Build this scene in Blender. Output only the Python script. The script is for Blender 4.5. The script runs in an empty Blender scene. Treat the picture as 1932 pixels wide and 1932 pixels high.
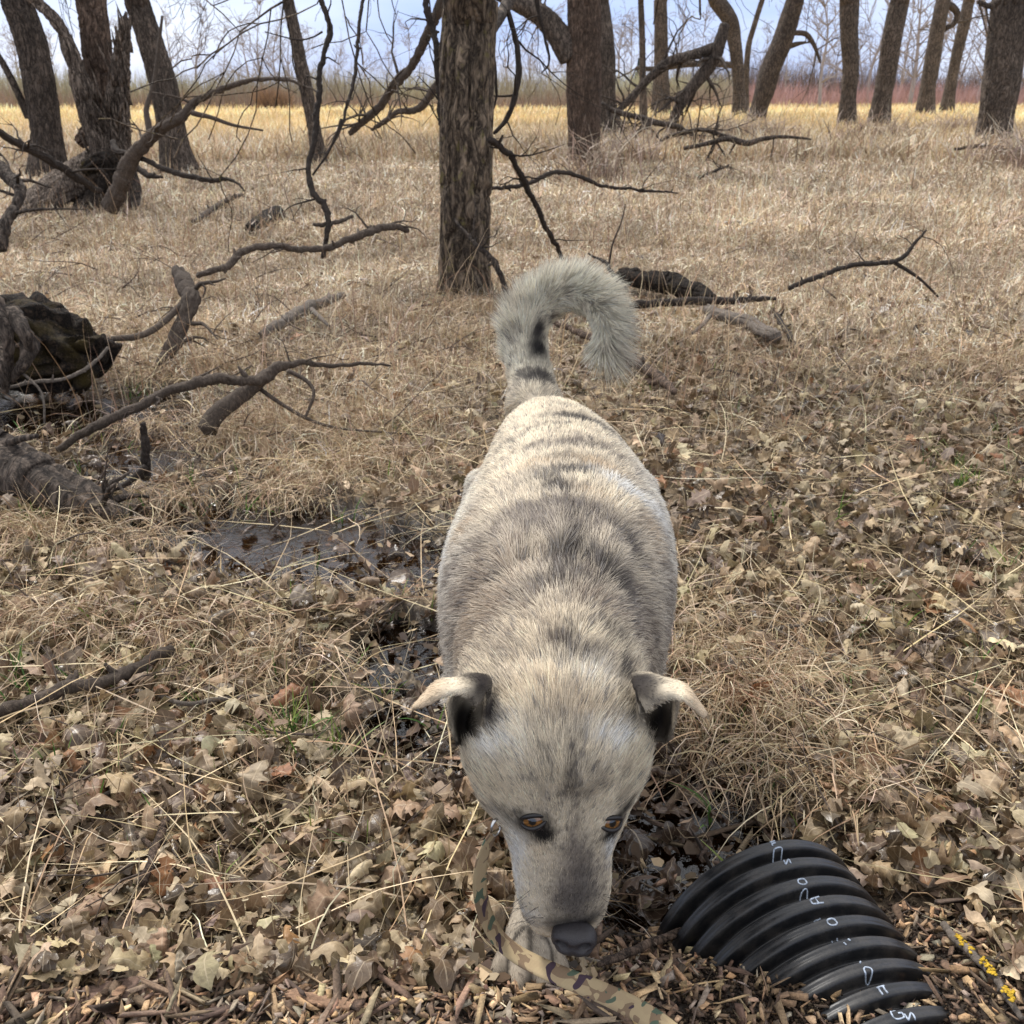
import bpy, math, random
import numpy as np
from mathutils import Vector, Matrix
from mathutils.bvhtree import BVHTree

C = bpy.context.scene.collection
RNG = np.random.default_rng(11)
random.seed(5)

# ------------------------------------------------------------------ camera
H = 1.1
PITCH = math.radians(23.22)
CP, SP = math.cos(PITCH), math.sin(PITCH)
FPX = 1855.0                       # focal length for a 1932 px wide frame
cam_d = bpy.data.cameras.new('camera')
cam = bpy.data.objects.new('camera', cam_d); C.objects.link(cam)
cam.location = (0, 0, H)
cam.rotation_euler = (math.radians(90) - PITCH, 0, 0)
cam_d.sensor_width = 36; cam_d.lens = 36 * FPX / 1932
cam_d.clip_start = 0.02; cam_d.clip_end = 3000
cam_d.dof.use_dof = True; cam_d.dof.focus_distance = 1.25; cam_d.dof.aperture_fstop = 16
bpy.context.scene.camera = cam

# ------------------------------------------------------------------ world, sun, exposure
SUN_EL, SUN_AZ = math.radians(52), math.radians(-35)     # azimuth measured from +Y towards +X
w = bpy.data.worlds.new('World'); bpy.context.scene.world = w; w.use_nodes = True
nt = w.node_tree; nt.nodes.clear()
def WN(t): return nt.nodes.new(t)
wout = WN('ShaderNodeOutputWorld'); bg = WN('ShaderNodeBackground'); sky = WN('ShaderNodeTexSky')
sky.sky_type = 'NISHITA'; sky.sun_disc = False; sky.sun_elevation = SUN_EL; sky.sun_rotation = SUN_AZ
tc = WN('ShaderNodeTexCoord'); sep = WN('ShaderNodeSeparateXYZ'); nt.links.new(tc.outputs['Generated'], sep.inputs[0])
mp = WN('ShaderNodeMapping'); mp.inputs['Scale'].default_value = (1, 1, 4.5); nt.links.new(tc.outputs['Generated'], mp.inputs[0])
cn = WN('ShaderNodeTexNoise'); cn.inputs['Scale'].default_value = 2.6; cn.inputs['Detail'].default_value = 5; cn.inputs['Roughness'].default_value = .5
nt.links.new(mp.outputs[0], cn.inputs['Vector'])
ccr = WN('ShaderNodeValToRGB'); ccr.color_ramp.elements[0].position = .36; ccr.color_ramp.elements[1].position = .68
ccr.color_ramp.elements[0].color = (3.0, 4.05, 7.0, 1); ccr.color_ramp.elements[1].color = (5.9, 6.5, 8.1, 1)
nt.links.new(cn.outputs['Fac'], ccr.inputs[0])
er = WN('ShaderNodeValToRGB'); er.color_ramp.elements[0].position = .10; er.color_ramp.elements[1].position = .45
nt.links.new(sep.outputs['Z'], er.inputs[0])
hi = WN('ShaderNodeMix'); hi.data_type = 'RGBA'; nt.links.new(er.outputs[0], hi.inputs['Factor'])
nt.links.new(ccr.outputs[0], hi.inputs['A']); hi.inputs['B'].default_value = (9.2, 9.3, 9.6, 1)
mx = WN('ShaderNodeMix'); mx.data_type = 'RGBA'; mx.inputs['Factor'].default_value = .85
nt.links.new(sky.outputs[0], mx.inputs['A']); nt.links.new(hi.outputs['Result'], mx.inputs['B'])
nt.links.new(mx.outputs['Result'], bg.inputs['Color']); bg.inputs['Strength'].default_value = .085
nt.links.new(bg.outputs[0], wout.inputs[0])
sd = bpy.data.lights.new('sun', 'SUN'); sd.energy = 2.3; sd.angle = math.radians(10); sd.color = (1, .96, .9)
sun = bpy.data.objects.new('sun', sd); C.objects.link(sun); sun.location = (0, 0, 30)
sdir = Vector((math.sin(SUN_AZ) * math.cos(SUN_EL), math.cos(SUN_AZ) * math.cos(SUN_EL), math.sin(SUN_EL)))
sun.rotation_euler = sdir.to_track_quat('Z', 'Y').to_euler()
vs = bpy.context.scene.view_settings
vs.view_transform = 'Standard'; vs.look = 'None'; vs.exposure = 0.95; vs.gamma = 1; vs.use_curve_mapping = False
cy = bpy.context.scene.cycles
cy.max_bounces = 6; cy.diffuse_bounces = 3; cy.glossy_bounces = 3; cy.transmission_bounces = 4; cy.transparent_max_bounces = 8

# ------------------------------------------------------------------ frame geometry helpers
def ray(px, py):
    u = (px - 966) / FPX; t = (966 - py) / FPX
    return np.array([u, CP + t * SP, -SP + t * CP])
def PD(px, py, d): return np.array([0, 0, H]) + ray(px, py) * d          # at depth d along the view axis
def PY(px, py, y): r = ray(px, py); return np.array([0, 0, H]) + r * (y / r[1])
def PZ(px, py, z): r = ray(px, py); return np.array([0, 0, H]) + r * ((z - H) / r[2])
def depth(p): return p[1] * CP + (H - p[2]) * SP

# ------------------------------------------------------------------ numpy noise
_perm = RNG.permutation(256); _perm = np.concatenate([_perm, _perm, _perm])
_g = RNG.normal(size=(256, 3)); _g /= np.linalg.norm(_g, axis=1)[:, None]
def pnoise(p):
    p = np.asarray(p, float); i = np.floor(p).astype(int); f = p - i; i &= 255
    u = f * f * f * (f * (f * 6 - 15) + 10); r = 0
    for dx in (0, 1):
        wx = u[..., 0] if dx else 1 - u[..., 0]
        for dy in (0, 1):
            wy = u[..., 1] if dy else 1 - u[..., 1]
            for dz in (0, 1):
                wz = u[..., 2] if dz else 1 - u[..., 2]
                h = _perm[_perm[_perm[(i[..., 0] + dx) & 255] + ((i[..., 1] + dy) & 255)] + ((i[..., 2] + dz) & 255)]
                r = r + wx * wy * wz * (_g[h] * (f - np.array([dx, dy, dz]))).sum(-1)
    return r * 1.6
def fbm(p, o=3):
    p = np.asarray(p, float); r = 0; a = 1
    for _ in range(o): r = r + a * pnoise(p); p = p * 2.03 + 7.1; a *= .5
    return r
def n2(x, y, s, o=2, off=0.): return fbm(np.stack([np.asarray(x) * s, np.asarray(y) * s, np.full(np.shape(x), off + .37)], -1), o)
def ss(t): t = np.clip(t, 0, 1); return t * t * (3 - 2 * t)

# ------------------------------------------------------------------ terrain
WET = []
for px, py, rx, ry in [(60, 775, .75, .38), (280, 850, .22, .42), (420, 1000, .42, .28), (620, 1055, .40, .22), (780, 1090, .24, .14),
                       (770, 1235, .12, .16), (790, 1340, .12, .10), (1000, 1400, .34, .26), (1290, 1540, .20, .17), (1225, 1660, .12, .13),
                       (1340, 1455, .13, .14)]:
    p = PZ(px, py, -.02); WET.append((p[0], p[1], rx, ry))
def wet(x, y):
    x = np.asarray(x, float); y = np.asarray(y, float)
    a = np.full(x.shape, -1.)
    for cx, cy_, rx, ry in WET:
        a = np.maximum(a, 1 - np.hypot((x - cx) / rx, (y - cy_) / ry))
    return a + n2(x, y, 5.5, 2) * .22
def ground(x, y):
    x = np.asarray(x, float); y = np.asarray(y, float)
    near = ss((7 - y) / 3)
    z = n2(x, y, .9, 2, 3.) * .035 * np.clip(y / 4, .3, 1.2) + n2(x, y, 4.3, 2, 9.) * .014 * (.5 + .5 * near)
    z = z - .085 * ss((wet(x, y) + .12) / .55) * near
    bank = .125 * ss((1.06 - y) / .25)
    z = z * (1 - .7 * ss((1.1 - y) / .2)) + bank
    z = z - .022 * np.exp(-((x - .46) / .13) ** 2) * ss((1.0 - y) / .1)
    z = z + .045 * ss((x - .42) / .12) * ss((1.45 - y) / .35) * (1 - ss((1.06 - y) / .25))
    return z
def G(px, py):
    r = ray(px, py); o = np.array([0, 0, H]); z = 0.
    for _ in range(12):
        p = o + r * ((z - H) / r[2]); z = .5 * z + .5 * float(ground(p[0], p[1]))
    return o + r * ((z - H) / r[2])

# ------------------------------------------------------------------ mesh helpers
def mesh_obj(name, V, F, mat=None, parent=None, smooth=True, col=None, uv=None, tris=False):
    """V (n,3); F (m,k) int array or list of lists; col (n,3|4) vertex colour"""
    me = bpy.data.meshes.new(name)
    V = np.asarray(V, np.float32)
    if isinstance(F, np.ndarray):
        m, k = F.shape
        me.vertices.add(len(V)); me.vertices.foreach_set('co', V.ravel())
        me.loops.add(m * k); me.loops.foreach_set('vertex_index', F.astype(np.int32).ravel())
        me.polygons.add(m); me.polygons.foreach_set('loop_start', np.arange(0, m * k, k, dtype=np.int32))
        me.polygons.foreach_set('loop_total', np.full(m, k, np.int32))
        me.update(calc_edges=True)
    else:
        me.from_pydata(V.tolist(), [], F)
    if smooth: me.polygons.foreach_set('use_smooth', np.ones(len(me.polygons), bool))
    if col is not None:
        col = np.asarray(col, np.float32)
        if col.shape[1] == 3: col = np.concatenate([col, np.ones((len(col), 1), np.float32)], 1)
        a = me.attributes.new('tint', 'FLOAT_COLOR', 'POINT'); a.data.foreach_set('color', col.ravel())
    if uv is not None:
        li = np.empty(len(me.loops), np.int32); me.loops.foreach_get('vertex_index', li)
        l = me.uv_layers.new(name='uv'); l.data.foreach_set('uv', np.asarray(uv, np.float32)[li].ravel())
    if mat: me.materials.append(mat)
    me.validate(verbose=False)
    o = bpy.data.objects.new(name, me); C.objects.link(o)
    if parent: o.parent = parent
    return o
def tag(o, label=None, cat=None, group=None, kind=None):
    if label: o['label'] = label
    if cat: o['category'] = cat
    if group: o['group'] = group
    if kind: o['kind'] = kind
    return o
def empty(name, label, cat, group=None, loc=(0, 0, 0)):
    o = bpy.data.objects.new(name, None); C.objects.link(o); o.location = loc; o.empty_display_size = .1
    return tag(o, label, cat, group)
def adopt(o, p):
    """parent o (built in world coordinates) to the empty p without moving it"""
    o.parent = p; o.matrix_parent_inverse = Matrix.Translation(-Vector(p.location)); return o

def spline(P, n):
    """Catmull-Rom through P (k,d), n samples"""
    P = np.asarray(P, float); k = len(P)
    if k == 2: t = np.linspace(0, 1, n)[:, None]; return P[0] * (1 - t) + P[1] * t
    Q = np.vstack([2 * P[0] - P[1], P, 2 * P[-1] - P[-2]])
    t = np.linspace(0, k - 1 - 1e-9, n); i = t.astype(int); f = (t - i)[:, None]
    a, b, c, d = Q[i], Q[i + 1], Q[i + 2], Q[i + 3]
    return .5 * (2 * b + (c - a) * f + (2 * a - 5 * b + 4 * c - d) * f ** 2 + (3 * b - 3 * c + d - a) * f ** 3)
def frames(P):
    T = np.gradient(P, axis=0); T /= np.linalg.norm(T, axis=1)[:, None] + 1e-12
    n = np.cross(T[0], [0.13, 0.9, 0.21]); n /= np.linalg.norm(n); N = np.empty_like(P); N[0] = n
    for i in range(1, len(P)):
        n = n - T[i] * np.dot(n, T[i]); l = np.linalg.norm(n)
        n = n / l if l > 1e-9 else N[i - 1]; N[i] = n
    return T, N, np.cross(T, N)
def tube(P, R, sides=8, bump=0., bscale=20.):
    """returns V,F for a capped tube; every ring quad, caps collapse to a point"""
    P = np.asarray(P, float); R = np.asarray(R, float); T, N, B = frames(P)
    th = np.linspace(0, 2 * np.pi, sides, endpoint=False)
    D = np.cos(th)[None, :, None] * N[:, None] + np.sin(th)[None, :, None] * B[:, None]
    rr = R[:, None] * np.ones((1, sides))
    V = P[:, None] + D * rr[..., None]
    if bump: V = V + D * (rr * bump * fbm(V * bscale, 2))[..., None]
    n = len(P); V = V.reshape(-1, 3)
    i = np.arange(n - 1)[:, None] * sides; j = np.arange(sides)[None]; j2 = (j + 1) % sides
    F = np.stack([i + j, i + j2, i + sides + j2, i + sides + j], -1).reshape(-1, 4)
    a = len(V); V = np.vstack([V, P[0] - T[0] * R[0] * .3, P[-1] + T[-1] * R[-1] * .5])
    j = np.arange(sides); j2 = (j + 1) % sides
    c1 = np.stack([np.full(sides, a), j2, j, np.full(sides, a)], -1)
    L = (n - 1) * sides
    c2 = np.stack([np.full(sides, a + 1), L + j, L + j2, np.full(sides, a + 1)], -1)
    return V, F, np.vstack([c1[:, :3], c2[:, :3]])
class MB:
    def __init__(s): s.V = []; s.F = []; s.T = []; s.c = []; s.n = 0
    def add(s, V, F, T=None, col=None):
        s.V.append(V); s.F.append(F + s.n)
        if T is not None: s.T.append(T + s.n)
        if col is not None: s.c.append(np.broadcast_to(np.asarray(col, float), (len(V), 3)))
        s.n += len(V)
    def tube(s, P, R, sides=8, col=None, **k): V, F, T = tube(P, R, sides, **k); s.add(V, F, T, col)
    def build(s, name, mat, parent=None, smooth=True):
        V = np.vstack(s.V); F = np.vstack(s.F)
        if s.T:
            # quads and triangles together
            T = np.vstack(s.T); me = bpy.data.meshes.new(name)
            me.vertices.add(len(V)); me.vertices.foreach_set('co', V.astype(np.float32).ravel())
            li = np.concatenate([F.ravel(), T.ravel()]).astype(np.int32)
            me.loops.add(len(li)); me.loops.foreach_set('vertex_index', li)
            tot = np.concatenate([np.full(len(F), 4), np.full(len(T), 3)]).astype(np.int32)
            me.polygons.add(len(tot)); me.polygons.foreach_set('loop_start', np.concatenate([[0], np.cumsum(tot)[:-1]]).astype(np.int32))
            me.polygons.foreach_set('loop_total', tot); me.update(calc_edges=True)
            if smooth: me.polygons.foreach_set('use_smooth', np.ones(len(tot), bool))
            if s.c:
                c = np.vstack(s.c); a = me.attributes.new('tint', 'FLOAT_COLOR', 'POINT')
                a.data.foreach_set('color', np.concatenate([c, np.ones((len(c), 1))], 1).astype(np.float32).ravel())
            me.materials.append(mat); o = bpy.data.objects.new(name, me); C.objects.link(o)
            if parent: adopt(o, parent)
            return o
        o = mesh_obj(name, V, F, mat, None, smooth, np.vstack(s.c) if s.c else None)
        if parent: adopt(o, parent)
        return o

# ------------------------------------------------------------------ materials
class NT:
    def __init__(s, name):
        s.m = bpy.data.materials.new(name); s.m.use_nodes = True; s.t = s.m.node_tree
        s.p = s.t.nodes['Principled BSDF']; s.out = s.t.nodes['Material Output']
    def n(s, t, **k):
        x = s.t.nodes.new(t)
        for a, b in k.items():
            if a in x.inputs: x.inputs[a].default_value = b
            else: setattr(x, a, b)
        return x
    def l(s, a, b): s.t.links.new(a, b)
    def noise(s, vec, scale, detail=4, rough=.55, dist=0):
        x = s.n('ShaderNodeTexNoise'); x.inputs['Scale'].default_value = scale; x.inputs['Detail'].default_value = detail
        x.inputs['Roughness'].default_value = rough; x.inputs['Distortion'].default_value = dist
        if vec is not None: s.l(vec, x.inputs['Vector'])
        return x.outputs['Fac']
    def ramp(s, fac, *st):
        x = s.n('ShaderNodeValToRGB'); e = x.color_ramp.elements
        while len(e) < len(st): e.new(.5)
        for q, (p, c) in zip(e, st): q.position = p; q.color = (*c, 1) if len(c) == 3 else c
        s.l(fac, x.inputs[0]); return x.outputs[0]
    def mix(s, fac, a, b, mode='MIX'):
        x = s.n('ShaderNodeMix'); x.data_type = 'RGBA'; x.blend_type = mode
        for k, v in (('Factor', fac), ('A', a), ('B', b)):
            if isinstance(v, bpy.types.NodeSocket): s.l(v, x.inputs[k])
            elif k == 'Factor': x.inputs[k].default_value = v
            else: x.inputs[k].default_value = (*v, 1)
        return x.outputs['Result']
    def math(s, op, a, b=0.):
        x = s.n('ShaderNodeMath'); x.operation = op
        for i, v in enumerate((a, b)):
            if isinstance(v, bpy.types.NodeSocket): s.l(v, x.inputs[i])
            else: x.inputs[i].default_value = v
        return x.outputs[0]
    def coord(s, scale=(1, 1, 1), out='Object'):
        t = s.n('ShaderNodeTexCoord'); m = s.n('ShaderNodeMapping'); m.inputs['Scale'].default_value = scale
        s.l(t.outputs[out], m.inputs[0]); return m.outputs[0]
    def bump(s, h, strength=.5, dist=.01):
        b = s.n('ShaderNodeBump'); b.inputs['Strength'].default_value = strength; b.inputs['Distance'].default_value = dist
        s.l(h, b.inputs['Height']); s.l(b.outputs[0], s.p.inputs['Normal']); return b.outputs[0]
    def set(s, **k):
        for a, b in k.items():
            a = a.replace('_', ' ')
            if isinstance(b, bpy.types.NodeSocket): s.l(b, s.p.inputs[a])
            else: s.p.inputs[a].default_value = (*b, 1) if isinstance(b, tuple) and len(b) == 3 else b
    def attr(s, name='tint'): x = s.n('ShaderNodeAttribute'); x.attribute_name = name; return x

def bark_mat(name, dark, light, vs=(22, 22, 5), moss=None, lichen=None, furrow=True, depth_=.012):
    m = NT(name); v = m.coord()
    warp = m.n('ShaderNodeTexNoise', Scale=7.); m.l(v, warp.inputs['Vector'])
    add = m.n('ShaderNodeVectorMath'); add.operation = 'MULTIPLY_ADD'
    m.l(warp.outputs['Color'], add.inputs[0]); add.inputs[1].default_value = (.09, .09, .09); m.l(v, add.inputs[2])
    mp_ = m.n('ShaderNodeMapping'); mp_.inputs['Scale'].default_value = vs; m.l(add.outputs[0], mp_.inputs[0])
    rn = m.noise(mp_.outputs[0], 1.1, 5, .62, .15); r2 = m.noise(mp_.outputs[0], 2.3, 5, .62, .1)
    vo = m.n('ShaderNodeTexVoronoi', Scale=1.5); vo.feature = 'DISTANCE_TO_EDGE'; vo.inputs['Randomness'].default_value = 1.; m.l(mp_.outputs[0], vo.inputs['Vector'])
    f = m.noise(mp_.outputs[0], 5.5, 6, .75)
    e1 = m.math('MINIMUM', m.math('MULTIPLY', m.math('ABSOLUTE', m.math('SUBTRACT', rn, .5)), 11.), 1.)
    e2 = m.math('MINIMUM', m.math('MULTIPLY', m.math('ABSOLUTE', m.math('SUBTRACT', r2, .5)), 13.), 1.)
    e1 = m.math('MULTIPLY', e1, m.math('ADD', m.math('MINIMUM', m.math('MULTIPLY', vo.outputs['Distance'], 5.), .5), .5))
    e = m.math('MULTIPLY', e1, m.math('ADD', m.math('MULTIPLY', e2, .5), .5))
    h = m.math('ADD', m.math('MULTIPLY', e, .75 if furrow else .3), m.math('MULTIPLY', f, .5))
    c = m.ramp(h, (.25, dark), (.62, tuple((a + b) / 2 for a, b in zip(dark, light))), (1.05 if False else 1., light))  # furrows darker: bark tone plus crease shade painted into the colour
    big = m.noise(v, 2.2, 3); c = m.mix(m.ramp(big, (.4, (0, 0, 0)), (.7, (.45, .45, .45))), c, tuple(x * .6 for x in dark))
    if lichen:
        lf = m.noise(v, 16, 3); c = m.mix(m.ramp(lf, (.60, (0, 0, 0)), (.70, (.55, .55, .55))), c, lichen)
    if moss:
        mf = m.noise(v, 5, 4); c = m.mix(m.ramp(mf, (.52, (0, 0, 0)), (.66, (.75, .75, .75))), c, moss)
    m.set(Base_Color=c, Roughness=.9); m.p.inputs['Specular IOR Level'].default_value = .25
    m.bump(h, .9, depth_)
    return m.m
def tint_mat(name, rough=.65, spec=.3, trans=0., var=.25, vscale=60, bump=0.):
    m = NT(name); a = m.attr(); v = m.coord()
    f = m.noise(v, vscale, 3); k = m.ramp(f, (.3, (1 - var,) * 3), (.7, (1 + var * .6,) * 3))
    c = m.mix(1., a.outputs['Color'], k, 'MULTIPLY'); m.set(Base_Color=c, Roughness=rough)
    m.p.inputs['Specular IOR Level'].default_value = spec
    if bump: m.bump(f, bump, .002)
    if trans:
        tr = m.n('ShaderNodeBsdfTranslucent'); m.l(c, tr.inputs['Color']); mxs = m.n('ShaderNodeMixShader'); mxs.inputs[0].default_value = trans
        m.l(m.p.outputs[0], mxs.inputs[1]); m.l(tr.outputs[0], mxs.inputs[2]); m.l(mxs.outputs[0], m.out.inputs[0])
    return m.m
# ------------------------------------------------------------------ ground sheet
def axis(segs):
    out = [segs[0][0]]
    for a, b, st in segs:
        n = max(1, int(round((b - a) / st))); out += list(np.linspace(a, b, n + 1)[1:])
    return np.array(out)
gx = np.concatenate([-np.geomspace(600, 4, 30)[:-1], axis([(-4, -1.6, .06), (-1.6, 1.6, .02), (1.6, 4, .06)]), np.geomspace(4, 600, 30)[1:]])
gy = np.concatenate([-np.geomspace(60, 1, 10)[:-1], axis([(-1, .6, .15), (.6, 3.2, .02), (3.2, 8, .07), (8, 20, .4)]), np.geomspace(20, 900, 40)[1:]])
XX, YY = np.meshgrid(gx, gy); ZZ = ground(XX, YY) + np.where(YY < 3.4, n2(XX, YY, 22, 2, 5.) * .006, 0)
nx, ny = len(gx), len(gy); idx = np.arange(nx * ny).reshape(ny, nx)
F = np.stack([idx[:-1, :-1], idx[:-1, 1:], idx[1:, 1:], idx[1:, :-1]], -1).reshape(-1, 4)
wv = np.clip(ss((wet(XX, YY) + .35) / .5) * (YY < 8), 0, 1)
soil = ss((1.12 - YY) / .1)
gm = NT('soil_and_thatch'); v = gm.coord()
at = gm.attr(); sp_ = gm.n('ShaderNodeSeparateColor'); gm.l(at.outputs['Color'], sp_.inputs[0])
f1 = gm.noise(v, 55, 5, .7); f2 = gm.noise(v, 9, 4)
thatch = gm.ramp(f1, (.32, (.045, .03, .019)), (.52, (.16, .115, .07)), (.75, (.34, .26, .165)))
soilc = gm.ramp(f1, (.3, (.012, .008, .006)), (.55, (.04, .027, .018)), (.8, (.11, .075, .047)))
mud = gm.ramp(f1, (.3, (.008, .006, .005)), (.7, (.035, .026, .02)))
goldc = gm.ramp(gm.noise(v, .6, 4), (.3, (.46, .34, .17)), (.7, (.64, .50, .28)))
c = gm.mix(sp_.outputs['Blue'], thatch, goldc); c = gm.mix(sp_.outputs['Green'], c, soilc); c = gm.mix(sp_.outputs['Red'], c, mud)
gm.set(Base_Color=c, Roughness=gm.ramp(sp_.outputs['Red'], (0, (.95,) * 3), (1, (.16,) * 3)))
gm.bump(gm.math('ADD', f1, f2), .8, .015)
gold = ss((YY - 14) / 16)
gcol = np.stack([wv, soil, gold], -1).reshape(-1, 3)
gr = mesh_obj('ground', np.stack([XX, YY, ZZ], -1).reshape(-1, 3), F, gm.m, col=gcol); tag(gr, 'brown soil and matted dead grass running out to a golden field', None, kind='structure')
# standing water in the ditch
wm = NT('ditch_water'); v = wm.coord()
bn = wm.bump(wm.math('ADD', wm.noise(v, 26, 3, .6, .8), wm.math('MULTIPLY', wm.noise(v, 90, 2), .25)), .30, .012)
tb = wm.n('ShaderNodeBsdfTransparent'); tb.inputs[0].default_value = (.62, .42, .24, 1); gb = wm.n('ShaderNodeBsdfGlossy'); gb.inputs['Roughness'].default_value = .02; wm.l(bn, gb.inputs['Normal'])
fr_ = wm.n('ShaderNodeFresnel'); fr_.inputs['IOR'].default_value = 1.38; wm.l(bn, fr_.inputs['Normal']); msw = wm.n('ShaderNodeMixShader'); wm.l(wm.math('ADD', wm.math('MULTIPLY', fr_.outputs[0], 1.5), .02), msw.inputs[0])
wm.l(tb.outputs[0], msw.inputs[1]); wm.l(gb.outputs[0], msw.inputs[2]); wm.l(msw.outputs[0], wm.out.inputs[0])
WX = axis([(-3.4, 1.3, .1)]); WY = axis([(.96, 4.6, .1)]); a, b = np.meshgrid(WX, WY); n1, n2_ = len(WX), len(WY); idx = np.arange(n1 * n2_).reshape(n2_, n1)
WZ = -.027
MC = PZ(1275, 1575, -.02)
POOL = [(*PZ(470, 1015, -.02)[:2], .46, .27), (*PZ(690, 1075, -.02)[:2], .22, .12), (*PZ(110, 780, -.02)[:2], .70, .34), (*PZ(285, 860, -.02)[:2], .16, .34)]
def pool(x, y):
    x = np.asarray(x, float); y = np.asarray(y, float); a = np.full(x.shape, -1.)
    for cx, cy_, rx, ry in POOL: a = np.maximum(a, 1 - np.hypot((x - cx) / rx, (y - cy_) / ry))
    return ss((a + n2(x, y, 7, 2) * .25) / .3)
ML = PZ(750, 1290, -.02)
def mudm(x, y): return np.maximum(mud1(x, y), .75 * ss((1 - np.hypot((np.asarray(x) - ML[0]) / .20, (np.asarray(y) - ML[1]) / .26) + .3 * n2(x, y, 9, 2)) / .3))
def mud1(x, y): return ss((1 - np.hypot((np.asarray(x) - MC[0]) / .20, (np.asarray(y) - MC[1]) / .20) + .15 * n2(x, y, 9, 1)) / .3)
wt = mesh_obj('water', np.stack([a, b, np.full(a.shape, WZ)], -1).reshape(-1, 3), np.stack([idx[:-1, :-1], idx[:-1, 1:], idx[1:, 1:], idx[1:, :-1]], -1).reshape(-1, 4), wm.m)
tag(wt, 'shallow dark brown puddle water lying in the ditch', None, kind='structure')
def surf(x, y): return np.maximum(ground(x, y), np.where((np.asarray(y) < 4.6) & (np.asarray(y) > .96), WZ, -9))

# ------------------------------------------------------------------ bark materials
M = {}
M['bark_near'] = bark_mat('furrowed_bark', (.022, .016, .012), (.31, .235, .165), (16, 16, 3.8), lichen=(.20, .17, .06))
M['bark_far'] = bark_mat('brown_bark', (.028, .022, .018), (.215, .168, .132), (20, 20, 4))
M['bark_dark'] = bark_mat('dark_bark', (.022, .017, .014), (.17, .132, .105), (20, 20, 4))
M['bark_red'] = bark_mat('peeling_bark', (.035, .024, .018), (.24, .165, .12), (30, 30, 4))
M['snag'] = bark_mat('weathered_wood', (.028, .020, .016), (.36, .285, .225), (30, 30, 2.6))
M['stick'] = bark_mat('stick_bark', (.05, .038, .030), (.24, .185, .14), (60, 60, 30), furrow=False, depth_=.004)
M['stick_grey'] = bark_mat('grey_stick', (.09, .075, .062), (.36, .30, .25), (60, 60, 30), furrow=False, depth_=.003)
M['stick_dark'] = bark_mat('dark_stick', (.022, .017, .014), (.12, .09, .07), (60, 60, 30), furrow=False, depth_=.004)
M['rotten'] = bark_mat('rotten_wood', (.006, .005, .004), (.085, .058, .04), (30, 30, 30), moss=(.085, .06, .012), depth_=.02)
M['twig'] = bark_mat('twig_bark', (.07, .052, .042), (.2, .155, .13), (40, 40, 40), furrow=False, depth_=.002)

def trunk_mesh(mb, P, R, sides, amp, seg, freq=13.):
    """bark-furrowed tube: P,R control points, displaced in ridges that run along it"""
    L = np.linalg.norm(np.diff(np.asarray(P), axis=0), axis=1).sum(); n = max(6, int(L / seg))
    Q = spline(np.concatenate([np.asarray(P, float), np.asarray(R, float)[:, None]], 1), n); P_, R_ = Q[:, :3], np.maximum(Q[:, 3], .002)
    V, F, T = tube(P_, R_, sides)
    th = np.tile(np.linspace(0, 2 * np.pi, sides, endpoint=False), n); s = np.repeat(np.linspace(0, L, n), sides); rr = np.repeat(R_, sides)
    body = V[:-2]; cen = np.repeat(P_, sides, 0); D = body - cen; D /= np.linalg.norm(D, axis=1)[:, None] + 1e-9
    q = np.stack([np.cos(th) * rr * freq, np.sin(th) * rr * freq, s * freq * .22], -1) + np.array([mb.n * .013, 0, 0])
    q = q + .35 * np.stack([pnoise(q * 1.7), pnoise(q * 1.7 + 9), 0 * th], -1)
    d = np.abs(pnoise(q)); d2 = np.abs(pnoise(q * np.array([1.9, 1.9, 1.6]) + 5))
    furrow = np.exp(-(d / .11) ** 2) + .45 * np.exp(-(d2 / .1) ** 2)
    lump = fbm(np.stack([np.cos(th) * 1.3, np.sin(th) * 1.3, s * 1.1], -1) + mb.n * .01, 2)
    V[:-2] = body + D * (rr * .05 * lump - amp * furrow + amp * .4 * fbm(q * 3, 2))[:, None]
    mb.add(V, F, T)

# ------------------------------------------------------------------ fractal twigs
def branch(out, p, d, L, r, lvl, rng, droop=0., kink=.35, kids=3, segs=5, minr=.002):
    pts = [np.array(p, float)]; rad = [r]; d = np.array(d, float); d /= np.linalg.norm(d)
    nodes = []
    for i in range(segs):
        d = d + rng.normal(0, kink / 2.2, 3) + np.array([0, 0, -droop]); d /= np.linalg.norm(d)
        pts.append(pts[-1] + d * L / segs); rad.append(max(minr, r * (1 - .8 * (i + 1) / segs))); nodes.append((pts[-1], d.copy(), rad[-1]))
    out.append((np.array(pts), np.array(rad), lvl))
    if lvl <= 0: return
    for k in range(kids):
        i = rng.integers(max(0, segs // 3 - 1), segs); q, dd, rr = nodes[i]
        side = rng.normal(0, 1, 3); side -= dd * side.dot(dd); side /= np.linalg.norm(side) + 1e-9
        nd = dd * rng.uniform(.5, .9) + side * rng.uniform(.5, .95)
        branch(out, q, nd, L * rng.uniform(.42, .72), rr * .75, lvl - 1, rng, droop, kink, kids, segs, minr)
def polys(mb, out, base_sides=6):
    for P, R, lvl in out: mb.tube(P, R, 3 if lvl <= 0 else (4 if lvl == 1 else base_sides))

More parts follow.
